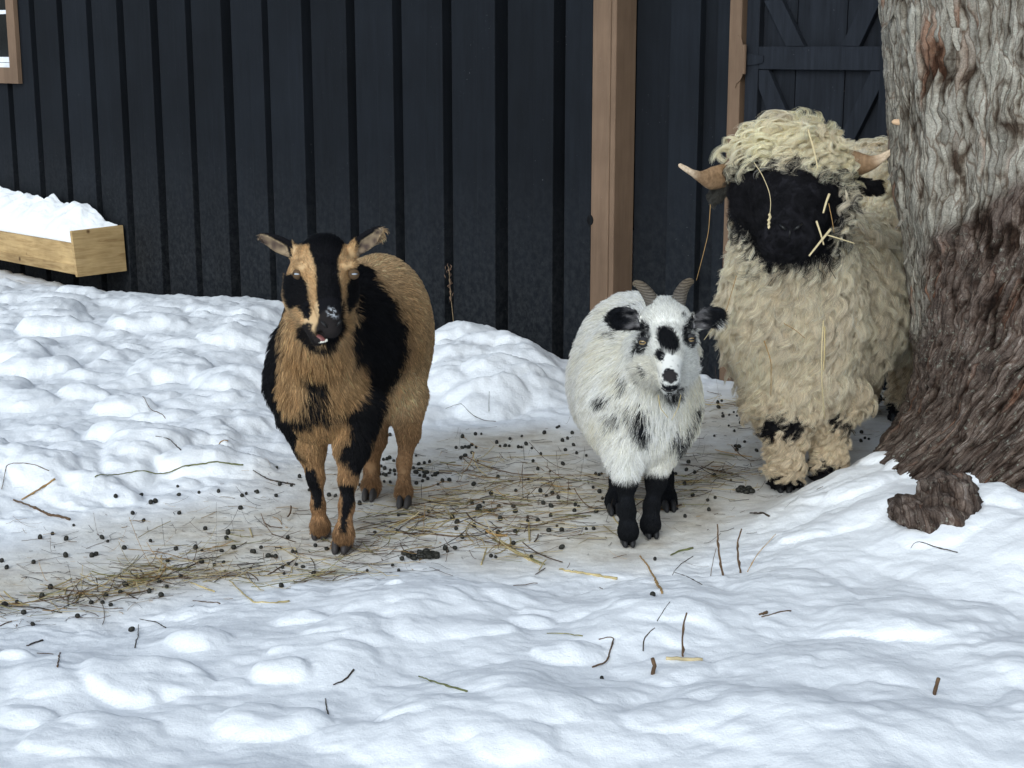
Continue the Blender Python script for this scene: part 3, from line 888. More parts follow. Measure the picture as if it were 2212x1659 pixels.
#ANIMALS#BEGIN
# ------------------------------------------------------------------ bodies: smooth blends of ellipsoids and tapered limbs
class Body:
    def __init__(s, vox=0.0045): s.P = []; s.vox = vox
    def ell(s, c, r, k=.02, R=None, cut=False):
        s.P.append(('e', np.array(c, float), np.array(r, float), R, k, cut)); return s
    def cone(s, a, b, r1, r2, k=.02, cut=False):
        s.P.append(('c', np.array(a, float), np.array(b, float), (r1, r2), k, cut)); return s
    def chain(s, pts, rad, k=.015):
        for i in range(len(pts) - 1): s.cone(pts[i], pts[i + 1], rad[i], rad[i + 1], k)
        return s
    @staticmethod
    def d(pr, Q):
        if pr[0] == 'e':
            p = Q - pr[1]
            if pr[3] is not None: p = p @ pr[3]
            r = pr[2]
            k0 = np.sqrt(((p / r) ** 2).sum(-1)); k1 = np.sqrt(((p / r ** 2) ** 2).sum(-1)) + 1e-9
            return k0 * (k0 - 1) / k1
        a, b, (r1, r2) = pr[1], pr[2], pr[3]
        ba = b - a; t = np.clip(((Q - a) @ ba) / (ba @ ba), 0, 1)
        return np.linalg.norm(Q - a - t[..., None] * ba, axis=-1) - (r1 + (r2 - r1) * t)
    def field(s, Q, grid=None):
        val = np.full(Q.shape[:-1], 1.0, np.float32)
        for pr in s.P:
            k, cut = pr[-2], pr[-1]
            if grid is not None:
                lo, n = grid
                if pr[0] == 'e': c0, c1 = pr[1] - pr[2].max(), pr[1] + pr[2].max()
                else:
                    m = max(pr[3]); c0, c1 = np.minimum(pr[1], pr[2]) - m, np.maximum(pr[1], pr[2]) + m
                pad = k + 3 * s.vox
                i0 = np.clip(((c0 - pad - lo) / s.vox).astype(int), 0, n); i1 = np.clip(((c1 + pad - lo) / s.vox).astype(int) + 2, 0, n)
                sl = tuple(slice(a, b) for a, b in zip(i0, i1))
            else: sl = tuple([slice(None)] * (Q.ndim - 1))
            d = s.d(pr, Q[sl]).astype(np.float32); a = val[sl]
            if cut:
                d = -d; h = np.clip(k - np.abs(a - d), 0, None) / k
                val[sl] = np.maximum(a, d) + h * h * k / 4
            else:
                h = np.clip(k - np.abs(a - d), 0, None) / k
                val[sl] = np.minimum(a, d) - h * h * k / 4
        return val
    def mesh(s):
        lo = np.min([np.minimum(p[1] - p[2].max(), p[1]) if p[0] == 'e' else np.minimum(p[1], p[2]) - max(p[3]) for p in s.P if not p[-1]], 0) - .02
        hi = np.max([p[1] + p[2].max() if p[0] == 'e' else np.maximum(p[1], p[2]) + max(p[3]) for p in s.P if not p[-1]], 0) + .02
        n = ((hi - lo) / s.vox).astype(int) + 2
        ax = [lo[i] + s.vox * np.arange(n[i]) for i in range(3)]
        Q = np.stack(np.meshgrid(*ax, indexing='ij'), -1).astype(np.float32)
        f = s.field(Q, (lo, n))
        ins = f < 0
        cs = [(i, j, k) for i in (0, 1) for j in (0, 1) for k in (0, 1)]
        def sh(a, o): return a[o[0]:n[0] - 1 + o[0], o[1]:n[1] - 1 + o[1], o[2]:n[2] - 1 + o[2]]
        cnt = sum(sh(ins, o).astype(np.int8) for o in cs)
        act = (cnt > 0) & (cnt < 8)
        ci = np.argwhere(act)
        vid = np.full(act.shape, -1, np.int64); vid[act] = np.arange(len(ci))
        acc = np.zeros((len(ci), 3)); w = np.zeros(len(ci))
        for a in cs:
            for axn in range(3):
                if a[axn]: continue
                b = list(a); b[axn] = 1; b = tuple(b)
                fa = f[ci[:, 0] + a[0], ci[:, 1] + a[1], ci[:, 2] + a[2]]; fb = f[ci[:, 0] + b[0], ci[:, 1] + b[1], ci[:, 2] + b[2]]
                m = (fa < 0) != (fb < 0)
                t = np.where(m, fa / (fa - fb + 1e-12), 0)
                p = np.array(a, float)[None] + t[:, None] * (np.array(b) - np.array(a))[None]
                acc[m] += p[m]; w[m] += 1
        V = lo + (ci + acc / w[:, None]) * s.vox
        Fs = []
        for axn in range(3):
            u, v = (axn + 1) % 3, (axn + 2) % 3
            e = np.argwhere(np.take(ins, range(n[axn] - 1), axn) != np.take(ins, range(1, n[axn]), axn))
            e = e[(e[:, u] > 0) & (e[:, v] > 0) & (e[:, u] < n[u] - 1) & (e[:, v] < n[v] - 1)]
            flip = ins[e[:, 0], e[:, 1], e[:, 2]]
            q = []
            for du, dv in ((-1, -1), (0, -1), (0, 0), (-1, 0)):
                c = e.copy(); c[:, u] += du; c[:, v] += dv
                q.append(vid[c[:, 0], c[:, 1], c[:, 2]])
            q = np.stack(q, 1)
            q[~flip] = q[~flip][:, ::-1]
            Fs.append(q)
        Fq = np.concatenate(Fs)
        Fq = Fq[(Fq >= 0).all(1)]
        # smooth a little
        for _ in range(2):
            S = np.zeros_like(V); c = np.zeros(len(V))
            for i in range(4):
                np.add.at(S, Fq[:, i], V[Fq[:, (i + 1) % 4]]); np.add.at(c, Fq[:, i], 1)
                np.add.at(S, Fq[:, i], V[Fq[:, (i - 1) % 4]]); np.add.at(c, Fq[:, i], 1)
            V = .5 * V + .5 * S / np.maximum(c, 1)[:, None]
        fn = np.cross(V[Fq[:, 2]] - V[Fq[:, 0]], V[Fq[:, 3]] - V[Fq[:, 1]])
        N = np.zeros_like(V)
        for i in range(4): np.add.at(N, Fq[:, i], fn)
        return V, Fq, nrm(N), fn

def tang(d, n): return nrm(d - (d * n).sum(-1, keepdims=True) * n)

def fur(name, parent, body, N, dens, length, flow, lift, color, mat, K=6, width=.0009, seed=1, clump=0, nclump=3000, wave=0.0, wfreq=2.2, grav=.15, jitter=.22, lvar=.3, cvar=.12):
    """grow N strands as one curves object"""
    V, Fq, VN, fn = body
    rg = np.random.default_rng(seed)
    area = np.linalg.norm(fn, axis=1)
    cen = V[Fq].mean(1)
    w = area * dens(cen, nrm(fn))
    keep = w > 0
    cum = np.cumsum(w)
    pick = np.searchsorted(cum, rg.random(N) * cum[-1]); pick = np.clip(pick, 0, len(Fq) - 1)
    a, b = rg.random((2, N))
    q = Fq[pick]
    wts = np.stack([(1 - a) * (1 - b), a * (1 - b), a * b, (1 - a) * b], 1)
    P = (V[q] * wts[..., None]).sum(1); Nn = nrm((VN[q] * wts[..., None]).sum(1))
    L = length(P, Nn) * (1 + lvar * (rg.random(N) * 2 - 1.2))
    fl = tang(flow(P, Nn), Nn)
    jt = rg.normal(0, 1, (N, 3)); jt = jt - (jt * Nn).sum(1, keepdims=True) * Nn
    D = nrm(fl + jitter * jt)
    lf = lift(P, Nn)
    if np.ndim(lf) == 0: lf = np.full(N, lf)
    pts = np.zeros((N, K, 3)); pts[:, 0] = P - Nn * .0015
    g = np.array([0, 0, -1.0])
    for k in range(1, K):
        t = k / (K - 1)
        d = nrm(Nn * (lf * (1.15 - .9 * t))[:, None] + D * (1 - .3 * lf)[:, None] + g * grav * t)
        pts[:, k] = pts[:, k - 1] + d * (L / (K - 1))[:, None]
    if clump or wave:
        cidx = rg.choice(N, min(nclump, N), replace=False)
        kd = KDTree(len(cidx))
        for i, c in enumerate(cidx): kd.insert(P[c], i)
        kd.balance()
        near = np.array([kd.find(p)[1] for p in P])
        C = cidx[near]
        tt = np.linspace(0, 1, K)
        if wave:
            ph = rg.uniform(0, 6.28, len(cidx))[near]; fr = rg.uniform(.7, 1.35, len(cidx))[near] * wfreq
            am = rg.uniform(.5, 1.4, len(cidx))[near]
            side = nrm(np.cross(D, Nn))[C]
            nn = Nn[C]
            A = (np.sin(ph[:, None] + fr[:, None] * 6.283 * tt) - np.sin(ph)[:, None]) * tt ** .6
            B = (np.cos(ph[:, None] + fr[:, None] * 6.283 * tt) - np.cos(ph)[:, None]) * tt ** .6
            wv = wave if np.ndim(wave) == 0 else wave
            wv = wave(P) if callable(wave) else np.full(N, wave)
            pts += (wv * am)[:, None, None] * (A[..., None] * side[:, None] + .8 * B[..., None] * nn[:, None])
        cl = clump(P) if callable(clump) else np.full(N, clump)
        off = (P[C] - P)[:, None, :] * (tt ** 1.3)[None, :, None]
        tgt = pts[C] - P[C][:, None] + P[:, None]      # follow the shape of the lock
        pts = pts * (1 - .75 * cl[:, None, None]) + (tgt) * (.75 * cl[:, None, None]) + off * cl[:, None, None]
    streak = pn(np.stack([(P * nrm(np.cross(D, Nn))).sum(1) * 0, P[:, 0], P[:, 2]], 1) * np.array([1, 150, 30]), 77)[:, None]
    colr = color(P, Nn) * np.exp(cvar * 1.6 * rg.normal(0, 1, (N, 1)) + cvar * 1.2 * streak)
    colr = np.clip(colr, .002, .95)
    hc = bpy.data.hair_curves.new(name)
    hc.add_curves([K] * N)
    hc.position_data.foreach_set('vector', pts.astype(np.float32).ravel())
    wd = width(P) if callable(width) else np.full(N, width)
    rad = (wd[:, None] * .5 * np.array([1 - .75 * (k / (K - 1)) ** 1.5 for k in range(K)])[None]).astype(np.float32)
    ra_ = hc.attributes.get('radius') or hc.attributes.new('radius', 'FLOAT', 'POINT')
    ra_.data.foreach_set('value', rad.ravel())
    ca = hc.attributes.new('Col', 'FLOAT_COLOR', 'CURVE')
    c4 = np.ones((N, 4), np.float32); c4[:, :3] = colr
    ca.data.foreach_set('color', c4.ravel())
    hc.materials.append(mat)
    o = bpy.data.objects.new(name, hc)
    link(o, parent)
    return o

def local(root, V): return V - np.array(root.location)

def adopt(root):
    """children were built in world coordinates: keep them where they are"""
    for ch in root.children:
        ch.matrix_parent_inverse = Matrix.Translation(-Vector(root.location))

def eyeball(parent, p, r, iris, look, name='eye', pupil=True, lid=None):
    """ball with a coloured iris and a flat dark pupil, facing along look"""
    look = nrm(np.array(look, float))
    side = nrm(np.cross(look, [0, 0, 1.0])); up = np.cross(side, look)
    me = bpy.data.meshes.new(name); bm = bmesh.new()
    bmesh.ops.create_uvsphere(bm, u_segments=32, v_segments=20, radius=r)
    M = Matrix((tuple(side), tuple(up), tuple(look))).transposed()
    bmesh.ops.transform(bm, matrix=M.to_4x4(), verts=bm.verts)
    bmesh.ops.translate(bm, vec=Vector(p), verts=bm.verts)
    bm.to_mesh(me); bm.free()
    co = np.array([v.co for v in me.vertices]) - p
    x, y, z = co @ side / r, co @ up / r, co @ look / r
    c = np.tile(np.array([.02, .016, .014]), (len(co), 1))
    ir = (x ** 2 + y ** 2 < .72) & (z > 0); c[ir] = iris
    if pupil:
        pu = (np.abs(y) < .22) & (np.abs(x) < .62) & (z > 0); c[pu] = (.006, .006, .006)
    a4 = np.ones((len(co), 4), np.float32); a4[:, :3] = c
    me.attributes.new('Col', 'FLOAT_COLOR', 'POINT').data.foreach_set('color', a4.ravel())
    me.polygons.foreach_set('use_smooth', np.full(len(me.polygons), True))
    me.materials.append(M_EYE)
    o = bpy.data.objects.new(name, me); link(o, parent); return o

def lids(parent, p, r, look, col, up_=.30, low_=.30, wide=.93, name='eyelids'):
    look = nrm(np.array(look, float)); side = nrm(np.cross(look, [0, 0, 1.0])); up = np.cross(side, look)
    nu, nv = 40, 24; V = []; keep = []
    R = r * 1.14
    for i in range(nv):
        for j in range(nu):
            th = math.pi * i / (nv - 1); ph = 2 * math.pi * j / nu
            x, y, z = math.sin(th) * math.cos(ph), math.sin(th) * math.sin(ph), math.cos(th)
            V.append(p + R * (x * side + y * up + z * look)); keep.append((x, y, z))
    keep = np.array(keep); Fc = []
    for i in range(nv - 1):
        for j in range(nu):
            q = (i * nu + j, i * nu + (j + 1) % nu, (i + 1) * nu + (j + 1) % nu, (i + 1) * nu + j)
            m = keep[list(q)].mean(0)
            op = max(0, 1 - (m[0] / wide) ** 2) ** .7
            if m[2] > -.2 and not (-low_ * op < m[1] < up_ * op and m[2] > 0): Fc.append(q)
    mb = MB(); mb.add(V, Fc, col); o = mb.build(name, M_SKIN, parent, smooth=True)
    md = o.modifiers.new('thick', 'SOLIDIFY'); md.thickness = r * .16; md.offset = 1
    return o

M_EYE = m_attr('eye', 0.12, 0.6)
M_WET = m_attr('nose_skin', 0.45, 0.4)
M_HORN = m_attr('horn', 0.55, 0.3)
tb = MT('ridged_horn', 0.55, 0.3)
wv_ = tb.n('TexWave'); wv_.inputs['Scale'].default_value = 60; wv_.inputs['Distortion'].default_value = 2.0; wv_.bands_direction = 'Z'
tb.l(tb.coord(), wv_.inputs['Vector'])
tb.base(tb.mul(tb.attr('Col').outputs['Color'], tb.ramp(wv_.outputs['Fac'], [(0.1, (.55, .52, .5)), (0.6, (1.1, 1.1, 1.1))])))
tb.bump(wv_.outputs['Fac'], .5, .003)
M_GHORN = tb.m

def hoof(parent, p, fwd, w=.038, l=.045, h=.03, col=(.035, .03, .03), gap=.0025):
    """two claws side by side; p is the middle of the sole"""
    fwd = nrm(np.array([fwd[0], fwd[1], 0.0])); sd_ = np.array([fwd[1], -fwd[0], 0.0])
    mb = MB()
    for sgn in (-1, 1):
        c0 = np.array(p) + sd_ * sgn * (w * .25 + gap * .5)
        sec = []
        for (t, hh, wd_) in ((-.5, h * .85, .40), (-.2, h * 1.0, .47), (.15, h * .95, .46), (.38, h * .62, .36), (.5, h * .30, .18)):
            c = c0 + fwd * l * t - sd_ * sgn * w * .06 * (t + .5)
            r_ = w * wd_ * .5
            sec.append([c - sd_ * r_, c + sd_ * r_, c + sd_ * r_ * .95 + Z * hh * .6, c + sd_ * r_ * .55 + Z * hh, c - sd_ * r_ * .55 + Z * hh, c - sd_ * r_ * .95 + Z * hh * .6])
        V = [q for s_ in sec for q in s_]; n = 6
        Fc = [(k * n + j, (k + 1) * n + j, (k + 1) * n + (j + 1) % n, k * n + (j + 1) % n) for k in range(len(sec) - 1) for j in range(n)]
        Fc += [tuple(range(n)), tuple(range((len(sec) - 1) * n, len(sec) * n))[::-1]]
        mb.add(V, [f[::-1] for f in Fc], col)
    o = mb.build('hoof', M_HORN, parent, smooth=True)
    m = o.modifiers.new('sub', 'SUBSURF'); m.levels = 1; m.render_levels = 2
    return o

def A2(pts): return [(x * .4578 + 520.5, y * .4578 + 466.3) for x, y in pts]      # body picture of the brown goat
def A1(pts): return [(x * .2206 + 520.5, y * .2206 + 466.3) for x, y in pts]      # face picture of the brown goat
def softpoly(u, v, poly, s, nz=0): return sst(-s, s, polysd(u, v, poly) + nz)
def dith(k, P, w=.35):
    """each strand takes one colour or the other near a patch edge"""
    h = np.sin(P @ np.array([12989.8, 78233.1, 37719.7])) * 43758.5; h = h - np.floor(h)
    return sst(-w, w, np.clip(k, 0, 1) * (1 + 2 * w) - w - h)

# ------------------------------------------------------------------ brown goat
def brown_goat():
    root = tag(empty('goat', tuple(G(700, 1150))), "brown goat with black face stripes and black cape, bleating in front of the barn", "goat")
    b = Body(.0045)
    # trunk
    b.ell(W(700, 800, 3.74), (.114, .15, .165), .05)
    b.ell(W(690, 850, 3.66), (.095, .11, .115), .05)
    b.ell(W(760, 730, 3.92), (.138, .20, .185), .06)
    b.ell(W(818, 700, 4.12), (.138, .20, .185), .06)
    b.ell(W(838, 740, 4.24), (.118, .13, .175), .06)
    b.ell(W(842, 830, 4.14), (.085, .12, .105), .05)
    # neck
    b.cone(W(698, 590, 3.60), W(690, 790, 3.68), .062, .098, .05)
    b.cone(W(640, 740, 3.78), W(630, 830, 3.72), .05, .055, .04)
    # head
    b.ell(W(697, 556, 3.50), (.066, .07, .046), .02)
    b.ell(W(700, 592, 3.465), (.064, .062, .045), .02)
    b.cone(W(702, 605, 3.43), W(713, 695, 3.345), .044, .024, .02)
    b.ell(W(716, 708, 3.328), (.0225, .028, .024), .012)
    b.ell(W(692, 640, 3.50), (.080, .075, .060), .03)
    b.ell(W(693, 598, 3.53), (.077, .07, .060), .03)
    b.cone(W(692, 690, 3.56), W(690, 740, 3.60), .068, .085, .04)
    b.cone(W(690, 650, 3.49), W(692, 700, 3.43), .055, .034, .025)
    b.cone(W(668, 684, 3.40), W(688, 728, 3.345), .024, .0185, .012)
    b.ell(W(650, 572, 3.44), (.018, .02, .011), .012)
    b.ell(W(757, 570, 3.44), (.018, .02, .011), .012)
    b.ell(W(691, 724, 3.325), (.0135, .026, .0085), .005, cut=True)
    # ears: scoops pointing out and up
    def ear(p0, p1, wid, face):
        p0, p1 = np.array(p0), np.array(p1); ax_ = nrm(p1 - p0); L = np.linalg.norm(p1 - p0)
        nn = nrm(np.array(face) - ax_ * np.dot(face, ax_)); sd_ = np.cross(nn, ax_)
        R = np.stack([ax_, sd_, nn], 1)
        c = (p0 + p1) / 2
        b.ell(c, (L * .56, wid, .011), .008, R)
        b.ell(c + nn * .010 - ax_ * .004, (L * .47, wid * .68, .010), .004, R, cut=True)
        return c, ax_, sd_, nn
    for (p0, p1, sg) in ((W(634, 543, 3.50), W(563, 508, 3.49), -1), (W(765, 541, 3.50), W(827, 493, 3.49), 1)):
        p0, p1 = np.array(p0), np.array(p1); ax_ = nrm(p1 - p0); L = np.linalg.norm(p1 - p0)
        fc = np.array([.15 * sg, -1, -.35]); nn = nrm(fc - ax_ * np.dot(fc, ax_)); sd_ = np.cross(nn, ax_); R = np.stack([ax_, sd_, nn], 1)
        b.ell(p0 + ax_ * L * .38, (L * .46, .0225, .011), .008, R)
        b.ell(p0 + ax_ * L * .64, (L * .42, .0150, .008), .010, R)
        b.cone(p0 - ax_ * .012, p0 + ax_ * .012, .016, .014, .012)
        b.ell(p0 + ax_ * L * .48 + nn * .0105 - sd_ * .002, (L * .46, .0155, .0105), .004, R, cut=True)
    # legs
    fl = [W(655, 900, 3.70), W(670, 960, 3.68), W(682, 1030, 3.66), W(687, 1090, 3.655), W(691, 1130, 3.655), G(693, 1153)]
    b.chain(fl, [.062, .036, .0175, .0145, .0175, .0195], .02)
    fr = [W(765, 890, 3.66), W(762, 960, 3.62), W(752, 1035, 3.58), W(749, 1090, 3.57), W(743, 1150, 3.56), G(738, 1180)]
    b.chain(fr, [.07, .042, .0185, .0155, .019, .021], .02)
    rl = [W(808, 880, 4.14), W(812, 950, 4.08), W(803, 1010, 4.10), W(802, 1050, 4.04), G(799, 1075)]
    b.chain(rl, [.055, .026, .017, .017, .016], .02)
    rr = [W(872, 860, 4.12), W(882, 935, 4.04), W(873, 1000, 4.02), W(872, 1060, 3.97), G(873, 1088)]
    b.chain(rr, [.065, .028, .0165, .0155, .017], .02)
    b.ell(W(880, 940, 4.07), (.014, .024, .026), .015)
    V, Fq, VN, fn = bd = b.mesh()
    nose = W(716, 715, 3.33)
    print('goat mesh', len(V))

    TAN = np.array([.47, .305, .155]); LT = np.array([.72, .55, .345]); BLK = np.array([.0085, .0085, .0105]); RST = np.array([.29, .165, .085])
    head_poly = A1([(150, 150), (560, 130), (700, 100), (1080, 200), (1420, 60), (1300, 330), (1160, 450), (1190, 760), (1100, 1000), (900, 1290), (700, 1270), (560, 1120), (400, 880), (360, 500)])
    blaze = A1([(540, 160), (700, 110), (900, 150), (1090, 260), (1010, 290), (960, 400), (945, 480), (958, 640), (985, 790), (992, 900), (985, 1060), (880, 1230), (770, 1180), (775, 1060), (762, 960), (750, 790), (742, 640), (742, 520), (700, 420), (665, 290), (520, 290)])
    chl = A1([(505, 570), (600, 590), (655, 660), (668, 780), (690, 960), (660, 1015), (610, 985), (570, 880), (500, 920), (455, 850), (432, 720), (445, 600)])
    chr_ = A1([(1070, 585), (1135, 570), (1142, 740), (1115, 840), (1055, 915), (1020, 970), (1008, 830), (1028, 670)])
    lips = A1([(590, 1085), (650, 1040), (700, 1060), (690, 1110), (715, 1140), (770, 1230), (860, 1210), (900, 1240), (840, 1300), (720, 1290), (640, 1230), (598, 1160)])
    capeL = A2([(150, 360), (215, 430), (222, 560), (190, 660), (135, 700), (140, 760), (165, 840), (210, 920), (300, 945), (330, 985), (235, 975), (215, 1010), (240, 1050), (300, 1140), (180, 1060), (60, 900), (60, 600)])
    capeR = A2([(535, 250), (620, 300), (700, 390), (770, 520), (785, 620), (745, 740), (700, 800), (665, 880), (655, 960), (615, 1120), (560, 1205), (520, 1205), (470, 1130), (490, 1050), (515, 990), (480, 940), (545, 860), (585, 790), (565, 710), (505, 600), (510, 500)])
    stripe = A2([(290, 740), (400, 740), (390, 860), (420, 925), (420, 985), (300, 985), (290, 925), (310, 840)])
    band = A2([(200, 905), (520, 895), (540, 960), (200, 965)])
    lfb = A2([(300, 1175), (350, 1185), (362, 1240), (385, 1290), (378, 1375), (345, 1378), (330, 1300), (305, 1230)])
    rfb = A2([(462, 1255), (535, 1255), (533, 1340), (510, 1400), (492, 1480), (470, 1475), (472, 1400), (482, 1340)])
    belly = A2([(700, 740), (860, 740), (840, 900), (760, 960), (650, 985), (680, 850)])
    earLi = A1([(175, 180), (250, 190), (440, 290), (480, 400), (430, 420), (290, 340), (190, 240)])
    earRi = A1([(1400, 90), (1410, 140), (1320, 290), (1200, 380), (1130, 420), (1120, 340), (1180, 240), (1290, 170)])
    def color(P, N):
        u, v = proj(P)
        nz = pn(P * 38, 3) * 7; nb = fbm(P * 22, 3, 5) * 16
        z = P[:, 2]; y = P[:, 1]
        inh = (softpoly(u, v, head_poly, 4) > .5) & (y < 3.60)
        c = mix(TAN, LT, sst(.45, .72, z) * .35 + sst(3.8, 4.2, y) * .35 + .3 * pn(P * 12, 8))
        c = mix(c, LT * 1.25, .8 * softpoly(u, v, belly, 22, nb) * (z < .5))
        c = mix(c, RST, .85 * sst(.30, .12, z))
        fur_t = mix(c, RST * .9, .35 * sst(25, 0, np.abs(polysd(u, v, capeR))))
        k = np.maximum(softpoly(u, v, capeR, 14, nb), softpoly(u, v, capeL, 10, nb)) * (y < 4.02)
        k = np.maximum(k, .8 * softpoly(u, v, stripe, 20, nb * 1.4)); k = np.maximum(k, .45 * softpoly(u, v, band, 16, nb * 1.3))
        k = np.maximum(k, softpoly(u, v, lfb, 3.5, nz * .4) * (y < 3.8)); k = np.maximum(k, softpoly(u, v, rfb, 3.5, nz * .4) * (y < 3.8))
        k = np.maximum(k, sst(.15, .3, P[:, 0] * 0 + (N[:, 2] > .8) * (y < 3.95) * (u < 800)))
        back = sst(.2, .5, N[:, 0] * 0 + (-N[:, 0])) * (u < 640) * (y > 3.6) * (y < 4.0)
        k = np.maximum(k, back)
        c = mix(fur_t, BLK, dith(k, P))
        hc = mix(TAN * 1.08, LT, np.clip(.15 + .6 * pn(P * 20, 9), 0, 1))
        hk = np.maximum(softpoly(u, v, blaze, 2.5, nz * .35), np.maximum(softpoly(u, v, chl, 3.5, nz * .45), softpoly(u, v, chr_, 3, nz * .4)))
        isear = (u < 631) & (v < 562) & (v + .2 * u < 683) | (u > 768) & (v < 556)
        inn = np.maximum(softpoly(u, v, earLi, 1.5), softpoly(u, v, earRi, 1.5)) * (N[:, 1] < -.1)
        ce = mix(BLK, mix(LT * .95, np.array([.09, .065, .055]), np.clip(.15 + .7 * sst(.4, .9, np.minimum(softpoly(u, v, earLi, 6) + softpoly(u, v, earRi, 6), 1)) + .8 * pn(P * 60, 4), 0, 1)), inn)
        hc = mix(hc, BLK, dith(hk, P, .25))
        hc = np.where(isear[:, None], ce, hc)
        c = np.where(inh[:, None], hc, c)
        # bare nose, lips, chin
        mz = sst(.044, .034, np.linalg.norm((P - nose) * np.array([1, .8, .8]), axis=1))
        mz = np.maximum(mz, softpoly(u, v, lips, 2) * inh)
        mz = np.maximum(mz, sst(.020, .013, np.linalg.norm(P - W(689, 735, 3.355), axis=1)))
        c = mix(c, np.array([.022, .019, .019]), mz)
        frost = sst(.022, .008, np.linalg.norm(P - W(721, 672, 3.33), axis=1)) * (pn(P * 300, 3) > .12)
        c = mix(c, np.array([.6, .63, .68]), .8 * frost)
        return np.clip(c, .004, 1)
    def hd(P):      # 1 on the head
        u, v = proj(P)
        return sst(3.62, 3.55, P[:, 1]) * softpoly(u, v, head_poly, 8)
    bax = nrm(np.array([.34, .94, 0]))
    def earm(P):
        u, v = proj(P); return ((u < 628) & (v < 562) | (u > 771) & (v < 556)) * (P[:, 1] < 3.6) * 1.0
    def length(P, N):
        h = hd(P); z = P[:, 2]
        L = .025 + .011 * (P[:, 1] < 3.75) * (z > .35) * sst(.75, .55, z)
        L = L * sst(.10, .36, z) + (.010 + .010 * sst(.10, .05, z)) * (1 - sst(.10, .36, z))
        u, v = proj(P)
        poll = sst(.055, .02, np.linalg.norm(P - W(702, 518, 3.50), axis=1))
        Lh = .010 + .024 * poll + .018 * sst(3.43, 3.50, P[:, 1]) * (v > 600)
        Lh = np.where(earm(P) > .5, .0065, Lh)
        nz = sst(.050, .030, np.linalg.norm(P - nose, axis=1))
        Lh = Lh * (1 - .85 * nz)
        return L * (1 - h) + Lh * h
    def flow(P, N):
        h = hd(P)[:, None]
        z = P[:, 2:3]
        body_f = nrm(bax[None] * .55 + np.array([0, 0, -1.0]) * (.55 + .4 * (P[:, 1:2] < 3.8)))
        head_f = nrm(nrm(P - nose) + np.array([0, .6, -.15]))
        u, v = proj(P); em = earm(P)[:, None]
        head_f = head_f * (1 - em) + em * np.where((u < 700)[:, None], np.array([[-.9, 0, .42]]), np.array([[.8, 0, .6]]))
        leg = np.array([0, 0, -1.0])
        f = body_f * sst(.2, .35, z) + leg * (1 - sst(.2, .35, z))
        return f * (1 - h) + head_f * h
    def lift(P, N): return .42 * (1 - hd(P)) * (.35 + .65 * sst(.1, .35, P[:, 2])) + .22 + .22 * hd(P) * (1 - earm(P)) * (np.linalg.norm(P - nose, axis=1) > .07)
    dens = lambda P, N: (.35 + .65 * sst(.5, -.2, N[:, 1])) * (1 + 2.2 * hd(P)) * (1 + 1.5 * sst(.3, .1, P[:, 2])) * (np.linalg.norm(P - nose, axis=1) > .026)
    o = mesh_np('body', V, Fq, M_SKIN, root, attrs={'Col': color(V, VN) * .9})
    wid = lambda P: .00125 - .0005 * hd(P)
    fur('coat', root, bd, 190000, dens, length, flow, lift, color, M_FUR, K=5, width=wid, seed=2, clump=lambda P: .25 * hd(P) + .5 * (1 - hd(P)) * sst(.1, .4, P[:, 2]), nclump=9000, cvar=.2)
    # face details
    for (u_, sg) in ((644.0, -1), (764.0, 1)):
        lk = (.42 * sg, -1, .10); ec = W(u_, 592, 3.432)
        eyeball(root, ec, .0098, (.42, .47, .55), lk, pupil=False)
        lids(root, ec, .0098, lk, (.10, .066, .04), .24, .12, .8)
    mb = MB()
    # nostrils
    nb_ = MB()
    for (a, c) in (((694, 694), (707, 707)), ((737, 692), (727, 705))):
        nb_.tube([W(*a, 3.302), W((a[0] + c[0]) / 2, (a[1] + c[1]) / 2, 3.298), W(*c, 3.301)], [.0018, .003, .0015], 8, (.004, .004, .004))
    for sgn, q in ((0, nb_),): pass
    nb_.build('nostrils', M_WET, root, smooth=True)
    # open mouth
    t = MB(); t.tube([W(680, 724, 3.352), W(688, 728, 3.342), W(697, 733, 3.336), W(703, 735, 3.334)], [.006, .0095, .0085, .004], 12, (.20, .075, .07), squash=.6)
    t.build('tongue', M_WET, root, smooth=True)
    t = MB()
    for k in range(8):
        s_ = k / 7; uu = 682 + 24 * s_; vv = 733 + 8.5 * math.sin(1.2 + s_ * 1.5) * .9 - 1 - 3 * (1 - s_) ** 2
        p = W(uu, vv, 3.3315 + .004 * abs(s_ - .5))
        t.tube([p - Z * .0028, p + Z * .001, p + Z * .0034], [.0019, .0021, .0013], 6, (.72, .70, .62))
    t.build('teeth', M_WET, root, smooth=True)
    fw = nrm(np.array([-.1, -1, 0]))
    for q, yy in (((693, 1163), 0), ((737, 1194), 0)):
        p = G(*q); p[2] = 0.002; hoof(root, p, fw, .050, .058, .040)
    for q in ((797, 1082), (872, 1098)):
        p = G(*q); p[2] = .002; hoof(root, p, fw, .042, .048, .034, (.045, .04, .038))
    adopt(root)
    return root

def B3(pts): return [(x * .3791 + 1192.8, y * .3791 + 585.6) for x, y in pts]
def B5(pts): return [(x * .16994 + 1301.3, y * .16994 + 596.4) for x, y in pts]    # face picture of the white goat
